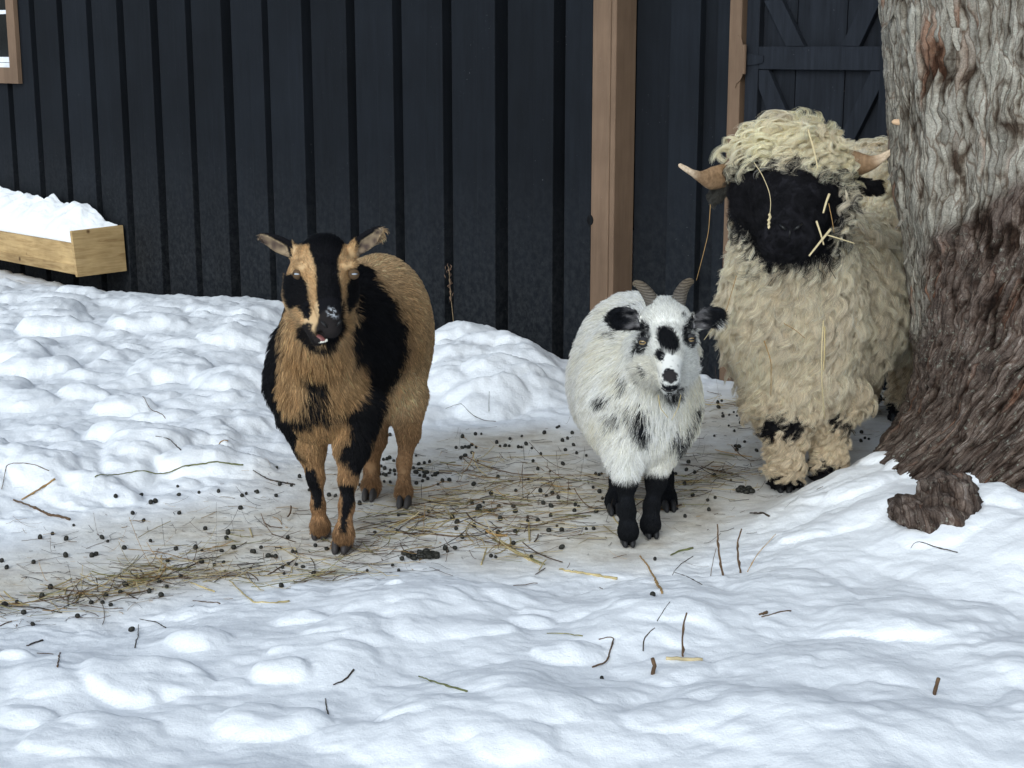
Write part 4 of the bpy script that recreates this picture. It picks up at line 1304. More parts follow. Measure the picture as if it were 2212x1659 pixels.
# ------------------------------------------------------------------ white goat
def white_goat():
    root = tag(empty('goat', tuple(G(1380, 1150))), "small round white goat with black spots, horns and black legs, standing beside the sheep", "goat")
    b = Body(.0045)
    b.ell(W(1384, 880, 3.78), (.125, .13, .135), .05)
    b.ell(W(1375, 838, 3.86), (.138, .17, .16), .06)
    b.ell(W(1352, 830, 4.02), (.142, .18, .165), .06)
    b.ell(W(1362, 770, 4.12), (.13, .15, .16), .06)
    b.ell(W(1400, 740, 3.98), (.10, .2, .10), .06)
    b.cone(W(1430, 760, 3.68), W(1398, 880, 3.76), .075, .105, .05)
    # head
    b.ell(W(1438, 690, 3.56), (.058, .065, .045), .02)
    b.ell(W(1441, 735, 3.52), (.061, .06, .048), .02)
    b.cone(W(1442, 745, 3.48), W(1447, 812, 3.40), .043, .022, .02)
    b.cone(W(1440, 765, 3.53), W(1446, 835, 3.43), .062, .019, .022)
    b.ell(W(1437, 786, 3.55), (.074, .06, .052), .03)
    b.ell(W(1447, 818, 3.392), (.0235, .025, .019), .012)
    b.ell(W(1447, 838, 3.402), (.019, .02, .010), .006)
    b.ell(W(1389, 742, 3.50), (.013, .02, .015), .012); b.ell(W(1491, 736, 3.50), (.013, .02, .015), .012)
    def ear(p0, p1, wid, face):
        p0, p1 = np.array(p0), np.array(p1); ax_ = nrm(p1 - p0); L = np.linalg.norm(p1 - p0)
        nn = nrm(np.array(face) - ax_ * np.dot(face, ax_)); sd_ = np.cross(nn, ax_); R = np.stack([ax_, sd_, nn], 1); c = (p0 + p1) / 2
        b.ell(c, (L * .54, wid, .011), .008, R); b.ell(c + nn * .010 + ax_ * .003, (L * .44, wid * .72, .010), .004, R, cut=True)
        b.cone(p0 - ax_ * .02, p0 + ax_ * .012, .015, .012, .012)
    ear(W(1382, 698, 3.56), W(1318, 678, 3.53), .0285, (-.1, -1, -.1))
    ear(W(1494, 702, 3.56), W(1561, 672, 3.50), .0255, (.1, -1, -.1))
    fl = [W(1352, 960, 3.70), W(1352, 1040, 3.64), W(1354, 1100, 3.62), W(1357, 1145, 3.61), G(1356, 1172)]
    b.chain(fl, [.045, .0205, .0155, .019, .016], .025)
    fr = [W(1420, 960, 3.74), W(1417, 1040, 3.70), W(1408, 1090, 3.69), W(1405, 1130, 3.68), G(1406, 1155)]
    b.chain(fr, [.045, .020, .0150, .019, .016], .025)
    rl = [W(1345, 940, 4.02), W(1340, 1030, 3.98), W(1328, 1080, 3.95), G(1327, 1108)]
    b.chain(rl, [.05, .022, .018, .017], .03)
    rr = [W(1420, 940, 4.02), W(1432, 1030, 4.00), W(1440, 1075, 3.96), G(1445, 1100)]
    b.chain(rr, [.05, .022, .019, .022], .03)
    V, Fq, VN, fn = bd = b.mesh()
    nose = W(1447, 822, 3.385)
    WH = np.array([.95, .945, .90]); CR = np.array([.93, .87, .72]); BLK = np.array([.010, .011, .014]); GR = np.array([.10, .105, .115])
    head_poly = B3([(300, 170), (500, 180), (690, 170), (850, 190), (990, 180), (990, 250), (860, 360), (850, 560), (780, 690), (680, 730), (580, 690), (450, 560), (440, 360), (330, 300)])
    spots = [(B5([(715, 690), (800, 655), (900, 700), (960, 830), (965, 940), (910, 1010), (850, 985), (740, 920), (705, 810)]), 2.0, 1),
             (B5([(700, 975), (760, 945), (800, 1000), (770, 1065), (715, 1075), (690, 1020)]), 1.6, 1),
             (B5([(430, 640), (510, 560), (600, 640), (640, 800), (600, 900), (520, 1000), (450, 1010), (420, 900), (480, 850), (420, 760)]), 3, .9),
             (B5([(1050, 580), (1160, 500), (1200, 640), (1120, 720), (1180, 800), (1170, 880), (1090, 930), (1010, 870), (990, 780), (1020, 680)]), 3, .9),
             (B5([(1010, 480), (1050, 500), (1040, 550), (990, 545)]), 1.5, .8),
             (B5([(455, 1130), (520, 1150), (580, 1240), (560, 1270), (500, 1210)]), 3, .7),
             (B5([(820, 1165), (900, 1180), (960, 1250), (950, 1330), (760, 1340), (755, 1240)]), 4, .85),
             (B5([(740, 1350), (810, 1400), (900, 1390), (975, 1370), (940, 1450), (850, 1475), (770, 1430)]), 2, 1),
             (B5([(800, 1485), (930, 1475), (900, 1520), (820, 1515)]), 1.5, .9)]
    bspots = [(B3([(275, 690), (350, 690), (350, 730), (310, 750), (270, 720)]), 6, .95), (B3([(310, 800), (390, 760), (420, 830), (360, 860), (310, 850)]), 8, .6),
              (B3([(440, 740), (540, 740), (570, 860), (540, 960), (470, 880), (430, 800)]), 9, .8), (B3([(760, 700), (830, 740), (800, 860), (760, 900), (740, 880)]), 8, .6),
              (B3([(680, 870), (780, 850), (780, 940), (730, 1000), (670, 960)]), 7, .9), (B3([(160, 390), (240, 400), (230, 450), (180, 450)]), 9, .5),
              (B3([(340, 340), (430, 345), (430, 385), (350, 375)]), 5, .7), (B3([(370, 190), (440, 160), (540, 200), (500, 240), (400, 235)]), 5, .95),
              (B3([(400, 560), (440, 560), (450, 640), (400, 700)]), 8, .45), (B3([(280, 1000), (330, 1000), (330, 1060), (290, 1060)]), 8, .3)]
    legs_top = 1022
    def color(P, N):
        u, v = proj(P); y = P[:, 1]; z = P[:, 2]
        inh = (softpoly(u, v, head_poly, 4) > .5) & (y < 3.64)
        n1 = fbm(P * 26, 3, 4) * 10; st_ = pn(P * np.array([190, 60, 14]), 7)
        c = mix(WH, CR, np.clip(.25 + .9 * fbm(P * 7, 3, 2) + .5 * sst(1420, 1540, u) * (z < .45), 0, .8))
        k = np.zeros(len(P))
        for pl, s_, a in bspots: k = np.maximum(k, a * softpoly(u, v, pl, s_, n1) * np.clip(.7 + 1.6 * st_, 0, 1))
        k = np.maximum(k, .30 * (pn(P * np.array([60, 40, 16]), 11) > .42) * (y < 3.8) * (z > .25))
        c = mix(c, BLK * 1.6, dith(k * 1.1, P, .2) * (~inh) * (y < 3.95))
        leg = sst(.185, .165, z + .012 * pn(P * 40, 2))
        c = mix(c, BLK, leg)
        k = np.zeros(len(P))
        sp = .45 + 1.8 * pn(P * np.array([140, 140, 70]), 13)
        for i, (pl, s_, a) in enumerate(spots):
            t = a * softpoly(u, v, pl, s_, n1 * .15)
            k = np.maximum(k, t * (1 if i in (0, 1, 7) else np.clip(.75 + sp, 0, 1)))
        k = np.maximum(k, .55 * (pn(P * np.array([150, 100, 60]), 14) > .38) * (v < 720) * (np.abs(u - 1440) < 60))
        bridge = sst(34, 16, np.abs(u - 1445)) * sst(735, 760, v)
        k = np.maximum(k, .30 * bridge * sst(-.05, .3, pn(P * np.array([150, 90, 60]), 23)))
        hw = mix(WH * (.9 - .12 * bridge[:, None]), CR * .93, .35 * (v > 770) * (u < 1430))
        spk = .8 * (pn(P * 260, 19) > .22) * sst(.034, .022, np.linalg.norm(P - W(1447, 826, 3.385), axis=1))
        hc = mix(hw, BLK, dith(np.maximum(k, spk), P, .25))
        isear = ((u < 1381) & (v < 716)) | ((u > 1499) & (v < 709 + (u - 1499) * .12))
        e1 = mix(BLK * 1.3, np.array([.34, .33, .34]), np.clip(.30 + 1.8 * pn(P * np.array([40, 90, 90]), 5), 0, .75) * (N[:, 1] < -.2) * sst(68, 52, np.abs(u - 1440) * 0 + np.abs(np.abs(u - 1440) - 62) + 34))
        hc = np.where(isear[:, None], e1, hc)
        bn = softpoly(u, v, B5([(765, 1240), (800, 1215), (860, 1195), (915, 1210), (952, 1240), (948, 1290), (905, 1355), (870, 1375), (825, 1350), (780, 1300)]), 1.2, n1 * .06)
        hc = mix(hc, np.array([.030, .027, .028]), bn)
        return np.clip(np.where(inh[:, None], hc, c), .004, 1)
    def hd(P):
        u, v = proj(P); return sst(3.68, 3.60, P[:, 1]) * softpoly(u, v, head_poly, 8)
    def length(P, N):
        h = hd(P); z = P[:, 2]
        L = .042 * sst(.14, .24, z) + .012 * (1 - sst(.14, .24, z))
        Lh = .013 + .024 * sst(3.47, 3.56, P[:, 1]) * (P[:, 2] < .47); u, v = proj(P); Lh = np.where(((u < 1376) | (u > 1502)) & (v < 712), .009, Lh)
        nz = sst(.055, .03, np.linalg.norm(P - nose, axis=1)); Lh = Lh * (1 - .5 * nz)
        return L * (1 - h) + Lh * h
    bax = nrm(np.array([-.25, .95, 0]))
    def flow(P, N):
        h = hd(P)[:, None]; z = P[:, 2:3]
        side = np.zeros_like(P); side[:, 0] = (P[:, 0] - W(1400, 800, 3.8)[0]) * 2.0
        f = nrm(bax[None] * .4 + np.array([0, 0, -1.0]) * (.5 + .5 * (P[:, 1:2] < 3.85)) + side)
        f = f * sst(.18, .26, z) + np.array([0, 0, -1.0]) * (1 - sst(.18, .26, z))
        hf = nrm(nrm(P - nose) + np.array([0, .5, -.1])); u, v = proj(P)
        hf = np.where(((u < 1380) & (v < 712))[:, None], np.array([[-.95, 0, .3]]), np.where(((u > 1499) & (v < 712))[:, None], np.array([[.95, 0, .35]]), hf))
        return f * (1 - h) + hf * h
    def lift(P, N): return .5 * (1 - hd(P)) * (.35 + .65 * sst(.15, .25, P[:, 2])) + .2 + .25 * hd(P) * (np.linalg.norm(P - nose, axis=1) > .06)
    dens = lambda P, N: (.35 + .65 * sst(.5, -.2, N[:, 1])) * (1 + 2.0 * hd(P)) * (1 + 1.2 * sst(.25, .1, P[:, 2])) * (np.linalg.norm(P - W(1447, 812, 3.385), axis=1) > .014)
    mesh_np('body', V, Fq, M_SKIN, root, attrs={'Col': color(V, VN) * .9})
    wid = lambda P: .0013 - .0005 * hd(P)
    fur('coat', root, bd, 170000, dens, length, flow, lift, color, M_FUR, K=6, width=wid, seed=5, clump=lambda P: .5 * (1 - hd(P)) * sst(.18, .3, P[:, 2]), nclump=5200, jitter=.28, cvar=.1)
    for (u_, v_, sg) in ((1389.5, 739, -1), (1490.5, 732.5, 1)):
        lk = (.42 * sg, -1, .05); ec = W(u_, v_, 3.482)
        eyeball(root, ec, .0098, (.46, .32, .15), lk)
        lids(root, ec, .0098, lk, (.04, .04, .042), .44, .42, .85)
    nb_ = MB()
    for (a, c) in (((1438, 818), (1444, 824)), ((1456, 817), (1450, 824))):
        nb_.tube([W(*a, 3.372), W((a[0] + c[0]) / 2, (a[1] + c[1]) / 2, 3.369), W(*c, 3.371)], [.0012, .0022, .0012], 8, (.004, .004, .004))
    nb_.build('nostrils', M_WET, root, smooth=True)
    mt = MB(); mt.tube([W(1428, 838, 3.392), W(1437, 844, 3.383), W(1447, 846, 3.380), W(1457, 843, 3.383), W(1465, 837, 3.392)], [.001, .0016, .0018, .0016, .001], 8, (.012, .01, .01))
    mt.build('mouth', M_WET, root, smooth=True)
    # horns
    for pl in ([(1414, 668, 3.56), (1408, 648, 3.585), (1396, 629, 3.62), (1382, 614, 3.65), (1369, 611, 3.67)],
               [(1463, 665, 3.56), (1466, 645, 3.585), (1472, 628, 3.62), (1482, 612, 3.65), (1496, 605, 3.67)]):
        P_ = np.array([W(*q) for q in pl]); t = np.linspace(0, 1, 5); tt = np.linspace(0, 1, 26)
        C = np.stack([np.interp(tt, t, P_[:, i]) for i in range(3)], 1)
        for _ in range(6): C[1:-1] = .25 * C[:-2] + .5 * C[1:-1] + .25 * C[2:]
        r = (.0182 * (1 - tt ** 1.8 * .48)) * (1 + .035 * np.sin(tt * 75)); r[-1] *= .35; r[-2] *= .75
        m = MB(); m.tube(C, r, 16, None, squash=.75)
        cc = mix(np.array([.12, .108, .096]), np.array([.15, .115, .075]), tt)
        m.C[0] = np.repeat(cc * (1 + .12 * np.sin(tt * 75))[:, None], 16, 0)
        m.build('horn', M_GHORN, root, smooth=True)
    fw = nrm(np.array([.05, -1, 0]))
    for q in ((1357, 1180), (1408, 1162), (1327, 1113), (1446, 1105)):
        p = G(*q); p[2] = .002; hoof(root, p, fw, .040, .046, .030, (.014, .014, .016))
    adopt(root)
    return root

def S4(x, y): return (x * .2647 + 1431.4, y * .2647 + 216.9)
# ------------------------------------------------------------------ sheep
def sheep():
    root = tag(empty('sheep', tuple(G(1740, 1050))), "large woolly cream sheep with black face and spread horns, beside the tree", "sheep")
    b = Body(.0055)
    b.ell(W(1706, 680, 4.20), (.178, .16, .20), .06)
    b.ell(W(1716, 790, 4.22), (.135, .15, .12), .06)
    b.ell(W(1790, 640, 4.42), (.20, .22, .25), .08)
    b.ell(W(1868, 590, 4.66), (.215, .25, .265), .08)
    b.ell(W(1905, 560, 4.88), (.19, .17, .24), .08)
    b.cone(W(1704, 430, 4.02), W(1706, 620, 4.16), .125, .165, .06)
    b.ell(W(1885, 362, 4.80), (.15, .26, .075), .06)
    # head
    b.ell(W(1703, 345, 3.98), (.122, .12, .085), .04)
    b.ell(W(1702, 420, 3.93), (.146, .11, .115), .04)
    b.cone(W(1703, 440, 3.86), W(1703, 505, 3.79), .095, .062, .04)
    b.ell(W(1703, 512, 3.775), (.068, .05, .045), .02)
    # legs
    b.chain([W(1694, 860, 4.16), W(1697, 930, 4.10), W(1696, 1000, 4.08), G(1694, 1050)], [.10, .038, .034, .034], .04)
    b.chain([W(1788, 850, 4.24), W(1787, 920, 4.19), W(1788, 990, 4.17), G(1788, 1030)], [.10, .038, .034, .034], .04)
    b.chain([W(1955, 720, 4.93), W(1957, 800, 4.92), W(1947, 850, 4.92), G(1940, 906)], [.10, .038, .030, .032], .04)
    b.chain([W(1880, 720, 5.0), W(1872, 790, 5.02), W(1868, 850, 5.05), G(1866, 880)], [.08, .034, .030, .032], .04)
    V, Fq, VN, fn = bd = b.mesh()
    nose = W(1703, 505, 3.73)
    CRM = np.array([.95, .86, .69]); GRY = np.array([.78, .70, .57]); BLK = np.array([.0085, .0082, .010]); YEL = np.array([.95, .86, .63]); LGW = np.array([.68, .56, .40])
    face = [S4(*q) for q in [(560, 520), (700, 520), (880, 500), (1060, 500), (1250, 560), (1400, 620), (1440, 800), (1420, 950), (1380, 1080), (1330, 1220), (1120, 1300), (900, 1290), (740, 1160), (680, 1040), (600, 930), (500, 900), (400, 850), (390, 700), (480, 600)]]
    head_poly = [S4(*q) for q in [(340, 700), (450, 520), (620, 300), (760, 180), (1100, 90), (1300, 180), (1500, 380), (1600, 600), (1620, 760), (1540, 900), (1420, 1000), (1390, 1200), (1120, 1350), (900, 1340), (730, 1230), (640, 1040), (420, 960), (340, 850)]]
    blkleg = [(1660, 872), (1700, 880), (1738, 885), (1732, 905), (1705, 925), (1660, 925), (1652, 900)]
    def hd(P):
        u, v = proj(P); return sst(4.14, 4.02, P[:, 1]) * softpoly(u, v, head_poly, 14)
    def facem(P, s=5):
        u, v = proj(P); return softpoly(u, v, face, s * 2, fbm(P * 18, 3, 3) * 18 + 4) * sst(4.12, 4.0, P[:, 1])
    def color(P, N):
        u, v = proj(P); z = P[:, 2]; y = P[:, 1]
        n = fbm(P * 9, 4, 5)
        c = mix(GRY, CRM, np.clip(.55 + 1.1 * n + .25 * (z > .75), 0, 1))
        c = mix(c, LGW, np.clip(sst(.38, .18, z) * .7 + .45 * (fbm(P * 15, 3, 9) > .35), 0, 1) * .8)
        top = sst(395, 340, v) * hd(P)
        c = mix(c, YEL, np.clip(top * (.6 + n), 0, 1))
        k = facem(P)
        k = np.clip(k * 1.5, 0, 1); k = np.maximum(k, .72 * softpoly(u, v, [(1545, 345), (1600, 330), (1700, 325), (1800, 335), (1850, 370), (1860, 410), (1840, 450), (1820, 490), (1790, 540), (1740, 565), (1650, 560), (1600, 500), (1540, 460), (1532, 420)], 10, 10 * pn(P * 30, 4)) * (pn(P * 60, 3) > .02) * (y < 4.1))
        k = np.maximum(k, softpoly(u, v, blkleg, 7, fbm(P * 25, 2, 1) * 8) * (y < 4.2))
        k = np.maximum(k, .8 * softpoly(u, v, [(1780, 875), (1835, 880), (1830, 910), (1790, 905)], 7, fbm(P * 25, 2, 1) * 8) * (y < 4.25))
        k = np.maximum(k, sst(.085, .065, z + .012 * pn(P * 30, 2)))
        k = np.maximum(k, sst(.10, .08, z) * (y > 4.7))
        return np.clip(mix(c, BLK * (1.9 + 2.2 * pn(P * 35, 31))[:, None], dith(k, P, .3)), .004, 1)
    def length(P, N):
        h = hd(P); f = facem(P, 10); z = P[:, 2]
        L = .088 + .022 * sst(.75, .5, z) - .03 * (P[:, 1] > 4.45); L = L * sst(.2, .4, z) + .055 * (1 - sst(.2, .4, z))
        L = np.where(z < .09, .03, L)
        Lh = .076 * (1 - f) + .024 * f
        nzd = np.linalg.norm(P - nose, axis=1)
        Lh = Lh * (1 - .72 * sst(.09, .05, nzd))
        return L * (1 - h) + Lh * h
    def flow(P, N):
        h = hd(P)[:, None]; f = facem(P, 10)[:, None]
        side = np.zeros_like(P); side[:, 0] = (P[:, 0] - W(1704, 600, 4.1)[0]) * 1.2
        body_f = np.array([0.06, .15, -1.0]) + side * .6
        hf_face = nrm(P - nose) + np.array([0, .2, 0])
        hf_top = side * 1.0 + np.array([0, -.5, -.8])
        hf = hf_face * f + hf_top * (1 - f)
        return body_f * (1 - h) + hf * h
    def lift(P, N):
        u, v = proj(P)
        return .40 + .22 * hd(P) * (v < 370) - .15 * facem(P)
    def dens(P, N): return (.25 + .75 * sst(.5, -.2, N[:, 1])) * (1 + 1.4 * hd(P)) * np.where(P[:, 1] > 4.5, .8, 1) * (1 + .8 * (P[:, 2] < .3))
    mesh_np('body', V, Fq, M_SKIN, root, attrs={'Col': color(V, VN) * .75})
    fur('fleece', root, bd, 230000, dens, length, flow, lift, color, M_WOOL, K=11, width=lambda P: .00095 - .0002 * facem(P), seed=9,
        clump=lambda P: .96 - .5 * facem(P), nclump=4800, wave=lambda P: .0118 * (1 - .75 * facem(P)) * (1 + .5 * hd(P)), wfreq=1.7, grav=.5, jitter=.34, lvar=.35, cvar=.1)
    # horns
    def horn(pl, rr, face_):
        P_ = np.array([W(*q) for q in pl]); t = np.linspace(0, 1, len(pl)); tt = np.linspace(0, 1, 40)
        C = np.stack([np.interp(tt, t, P_[:, i]) for i in range(3)], 1); r = np.interp(tt, t, rr)
        for _ in range(5): C[1:-1] = .25 * C[:-2] + .5 * C[1:-1] + .25 * C[2:]
        r[-1] *= .4
        m = MB(); m.tube(C, r * .62, 18, None, squash=1.75)
        cc = mix(np.array([.27, .17, .095]), np.array([.66, .52, .38]), sst(.5, .75, tt))
        rgv = np.random.default_rng(4).normal(0, .05, (len(tt), 1))
        m.C[0] = np.repeat(cc * (1 + rgv * (tt < .7)[:, None]), 18, 0)
        th = MT('sheep_horn', 0.6, 0.3); nn = th.noise(th.mapping((1, 1, 1)), 90, 5, .7)
        th.base(th.mul(th.attr('Col').outputs['Color'], th.ramp(nn, [(.3, (.6, .55, .5)), (.6, (1.1, 1.1, 1.1))]))); th.bump(nn, .5, .004)
        return m.build('horn', th.m, root, smooth=True)
    horn([(1590, 372, 4.0), (1560, 381, 3.97), (1535, 386, 3.95), (1512, 382, 3.92), (1495, 373, 3.90), (1480, 364, 3.89), (1466, 355.5, 3.88)], [.029, .029, .027, .013, .0078, .0068, .0045], None)
    horn([(1800, 350, 4.02), (1830, 350, 4.01), (1856, 355, 4.00), (1882, 352, 3.98), (1902, 343, 3.97), (1917, 333, 3.96), (1929, 323, 3.95)], [.030, .031, .028, .018, .011, .0078, .0045], None)
    # ears: small black tufted flaps under the horns
    for c_, t_, ec in (((1846, 402), (1888, 404), BLK * 1.4), ((1562, 400), (1549, 420), np.array([.09, .085, .075]))):
        e = Body(.004); e.cone(W(*c_, 3.98), W(*t_, 3.99), .015, .014, .01)
        m = e.mesh(); cf = lambda P, N, ec=ec: np.tile(ec, (len(P), 1))
        er = mesh_np('ear', m[0], m[1], M_SKIN, root, attrs={'Col': cf(m[0], None)})
        d_ = nrm(W(*t_, 3.99) - W(*c_, 3.98))
        fur('ear_wool', er, m, 2600, lambda P, N: np.ones(len(P)), lambda P, N: np.full(len(P), .026), lambda P, N: np.tile(d_ + np.array([0, 0, -.3]), (len(P), 1)),
            lambda P, N: .5, cf, M_WOOL, K=6, width=.0011, seed=4, clump=.6, nclump=60, wave=.003)
    nb_ = MB()
    for (a, c) in (((1684, 484), (1699, 497)), ((1733, 483), (1714, 497))):
        nb_.tube([W(*a, 3.722), W((a[0] + c[0]) / 2, (a[1] + c[1]) / 2 + 1, 3.714), W(*c, 3.716)], [.0018, .0042, .0025], 8, (.003, .003, .003))
    nb_.tube([W(1706.5, 497, 3.712), W(1706, 507, 3.712), W(1705, 514, 3.716)], [.002, .0024, .0012], 8, (.003, .003, .003))
    nb_.build('nostrils', M_WET, root, smooth=True)
    fw = nrm(np.array([-.1, -1, 0]))
    for q in ((1694, 1062), (1788, 1040), (1940, 912), (1866, 884)):
        p = G(*q); p[2] = .0; hoof(root, p, fw, .05, .06, .035, (.012, .012, .014))
    adopt(root)
    return root

GA = brown_goat(); print('A', round(time.time() - T0, 1))
GB = white_goat(); print('B', round(time.time() - T0, 1))
SHP = sheep(); print('S', round(time.time() - T0, 1))
#ANIMALS#END
#DEBRIS#BEGIN
# ------------------------------------------------------------------ droppings, hay, sticks
def zA(p): return (p[0] * .4902, p[1] * .4902 + 867.5)
def zB(p): return (p[0] * .36768 + 867.5, p[1] * .36768 + 813.3)
def zC(p): return (p[0] * .5, p[1] * .5 + 1301.3)
def zD(p): return (p[0] * .5 + 1106, p[1] * .5 + 1030)
def zE(p): return (p[0] * .33986 + 1431.4, p[1] * .33986 + 542.2)
PELA = [(510,418),(622,418),(665,450),(685,445),(783,378),(788,415),(877,405),(963,400),(1067,420),(1085,410),(1125,400),(1134,404),(585,497),(790,497),(1060,475),(633,528),(325,549),(177,605),(232,588),(292,611),(475,620),(450,605),(548,651),(663,618),(905,566),(1005,584),(998,607),(1268,605),(148,714),(30,737),(8,707),(405,685),(424,678),(290,685),(738,707),(862,650),(890,660),(977,663),(1030,650),(888,712),(945,725),(985,712),(992,752),(1182,687),(1215,690),(1198,685),(1150,648),(1120,668),(1110,665),(1290,665),(1303,670),(1105,740),(1245,735),(1335,733),(1305,723),(1270,722),(1252,762),(1382,765),(1618,750),(797,774),(775,655),(658,842),(710,860),(700,797),(735,822),(402,892),(452,891),(488,901),(468,858),(553,815),(530,845),(145,988),(105,937),(580,1012),(342,952),(22,900),(75,887),(185,865),(223,825),(1240,818),(1220,297),(1320,336),(1284,374),(1233,368),(1450,418),(1478,420),(1362,395),(1217,420),(1718,152),(1840,184),(1833,242),(2038,160),(2095,148),(2121,146),(2010,208),(2037,208),(2050,203),(2065,207),(2079,196),(2098,206),(2080,230),(2050,243),(2030,252),(1893,270),(1870,275),(1845,280),(1822,297),(1833,318),(1848,305),(1858,300),(1868,315),(1880,318),(1850,330),(1870,335),(1885,345),(1905,330),(1918,328),(1928,320),(1835,365),(1862,355),(1930,369),(1950,355),(1980,352),(2087,370),(2105,265),(2163,410),(2080,455),(2115,465),(2118,485),(1888,490),(1992,518),(2012,537),(2010,565),(2037,603),(1717,252),(1705,258),(1690,260),(1735,265),(1750,258),(1680,290),(1695,300),(1715,320),(1700,330),(1740,325),(1690,325),(1675,325),(1720,307),(1738,310),(1693,357),(1720,360),(1585,373),(1585,455),(1750,575),(1652,580),(1755,505),(1730,725),(1757,748),(1440,655),(1390,640)]
PELB = [(559,395),(578,414),(608,413),(632,414),(706,356),(637,372),(731,403),(704,421),(686,420),(765,427),(838,337),(925,298),(914,305),(1002,338),(975,370),(945,383),(1010,408),(962,438),(1028,456),(1085,470),(818,460),(772,502),(947,520),(800,550),(871,563),(1140,578),(1160,583),(1175,575),(565,598),(745,608),(815,680),(983,667),(850,705),(886,693),(920,718),(1162,683),(1180,722),(1125,658),(527,693),(671,677),(416,753),(482,745),(456,775),(445,790),(570,768),(519,797),(668,800),(657,773),(300,837),(327,862),(580,845),(740,832),(740,855),(800,853),(876,824),(832,752),(878,768),(1015,795),(1020,760),(1040,770),(1143,800),(912,883),(941,909),(1128,901),(1085,901),(667,917),(566,922),(562,940),(499,922),(322,899),(427,886),(865,913),(657,988),(357,953),(941,1013),(762,1066),(553,1068),(525,1062),(256,1020),(270,1033),(313,1015),(1935,613),(1837,590),(1722,570),(1673,555),(1610,578),(1662,638),(1710,705),(1798,733),(1685,510),(1488,1079),(1475,1295),(1665,828),(1842,718),(1805,790)]
PELE = [(490,905),(350,970),(375,957),(355,1000),(380,1035),(423,1047),(383,1057),(452,1030),(472,1052),(480,1027),(545,970),(555,970),(494,1098),(600,1005),(575,1020),(612,1012),(420,1115),(456,1150),(328,1180),(521,1218),(464,1248),(485,1250),(470,1272),(597,1275),(1303,890),(1330,865),(1363,950),(1402,950),(1266,900),(1337,1055),(1263,1160),(1173,1160),(1285,1195),(1260,1215),(1310,1200)]
pel = [zA(p) for p in PELA] + [zB(p) for p in PELB] + [zE(p) for p in PELE] + [zD((388, 877))]
dr = np.random.default_rng(21)
tp = MT('dropping', 0.55, 0.35)
npz = tp.noise(tp.mapping((1, 1, 1)), 160, 4, .6)
gn = tp.n('NewGeometry')
oi = tp.n('ObjectInfo')
cb = tp.ramp(npz, [(.35, (.007, .007, .006)), (.6, (.022, .021, .015)), (.72, (.045, .042, .028))])
tp.bump(npz, .5, .003); tp.base(cb)
pm = []
for k in range(4):
    me = bpy.data.meshes.new('dropping'); bm = bmesh.new()
    bmesh.ops.create_icosphere(bm, subdivisions=3, radius=1.0)
    for v_ in bm.verts:
        c = np.array(v_.co); f_ = 1 + .10 * pn(c[None] * 1.7 + k * 5, 3)[0] + .03 * pn(c[None] * 5 + k, 4)[0]
        v_.co = Vector(c * f_ * np.array([1.0 + .22 * (k % 2), .92, .90]) * .0060)
    bm.to_mesh(me); bm.free()
    me.polygons.foreach_set('use_smooth', np.full(len(me.polygons), True)); me.materials.append(tp.m); pm.append(me)
PP = on_snow([p[0] for p in pel], [p[1] for p in pel])
for k, p in enumerate(PP):
    o = bpy.data.objects.new('dropping', pm[k % 4]); COL.objects.link(o)
    s_ = dr.uniform(.65, 1.2)
    o.location = (p[0], p[1], p[2] + .0042 * s_); o.rotation_euler = tuple(dr.uniform(0, 6.28, 3)); o.scale = (s_,) * 3
    tag(o, "small dark round dropping lying on the trampled snow", "dropping", "droppings scattered over the trampled snow")
def clump_thing(u, v, n, rx, ry, label, sz=1.0):
    c = on_snow(u, v); mb = []
    VV, FF, b0 = [], [], 0
    for k in range(n):
        me = pm[k % 4]; co = np.empty(len(me.vertices) * 3); me.vertices.foreach_get('co', co); co = co.reshape(-1, 3) * dr.uniform(.8, 1.3) * sz
        q = np.array([dr.normal(0, rx), dr.normal(0, ry), 0]); q[2] = snow_h(c[0] + q[0], c[1] + q[1]) - c[2] + .004 + .006 * dr.random()
        fs = np.array([pl.vertices[:] for pl in me.polygons])
        VV.append(co + q); FF.append(fs + b0); b0 += len(co)
    o = mesh_np('dung_clump', np.concatenate(VV), np.concatenate(FF), tp.m)
    o.location = tuple(c); tag(o, label, "dung clump")
clump_thing(919, 1204, 46, .026, .012, "flat dark dung clump on the snow near the brown goat's front hooves")
clump_thing(1606, 1062, 14, .013, .012, "lumpy dark dung clump on the snow beside the sheep's front feet", 1.2)

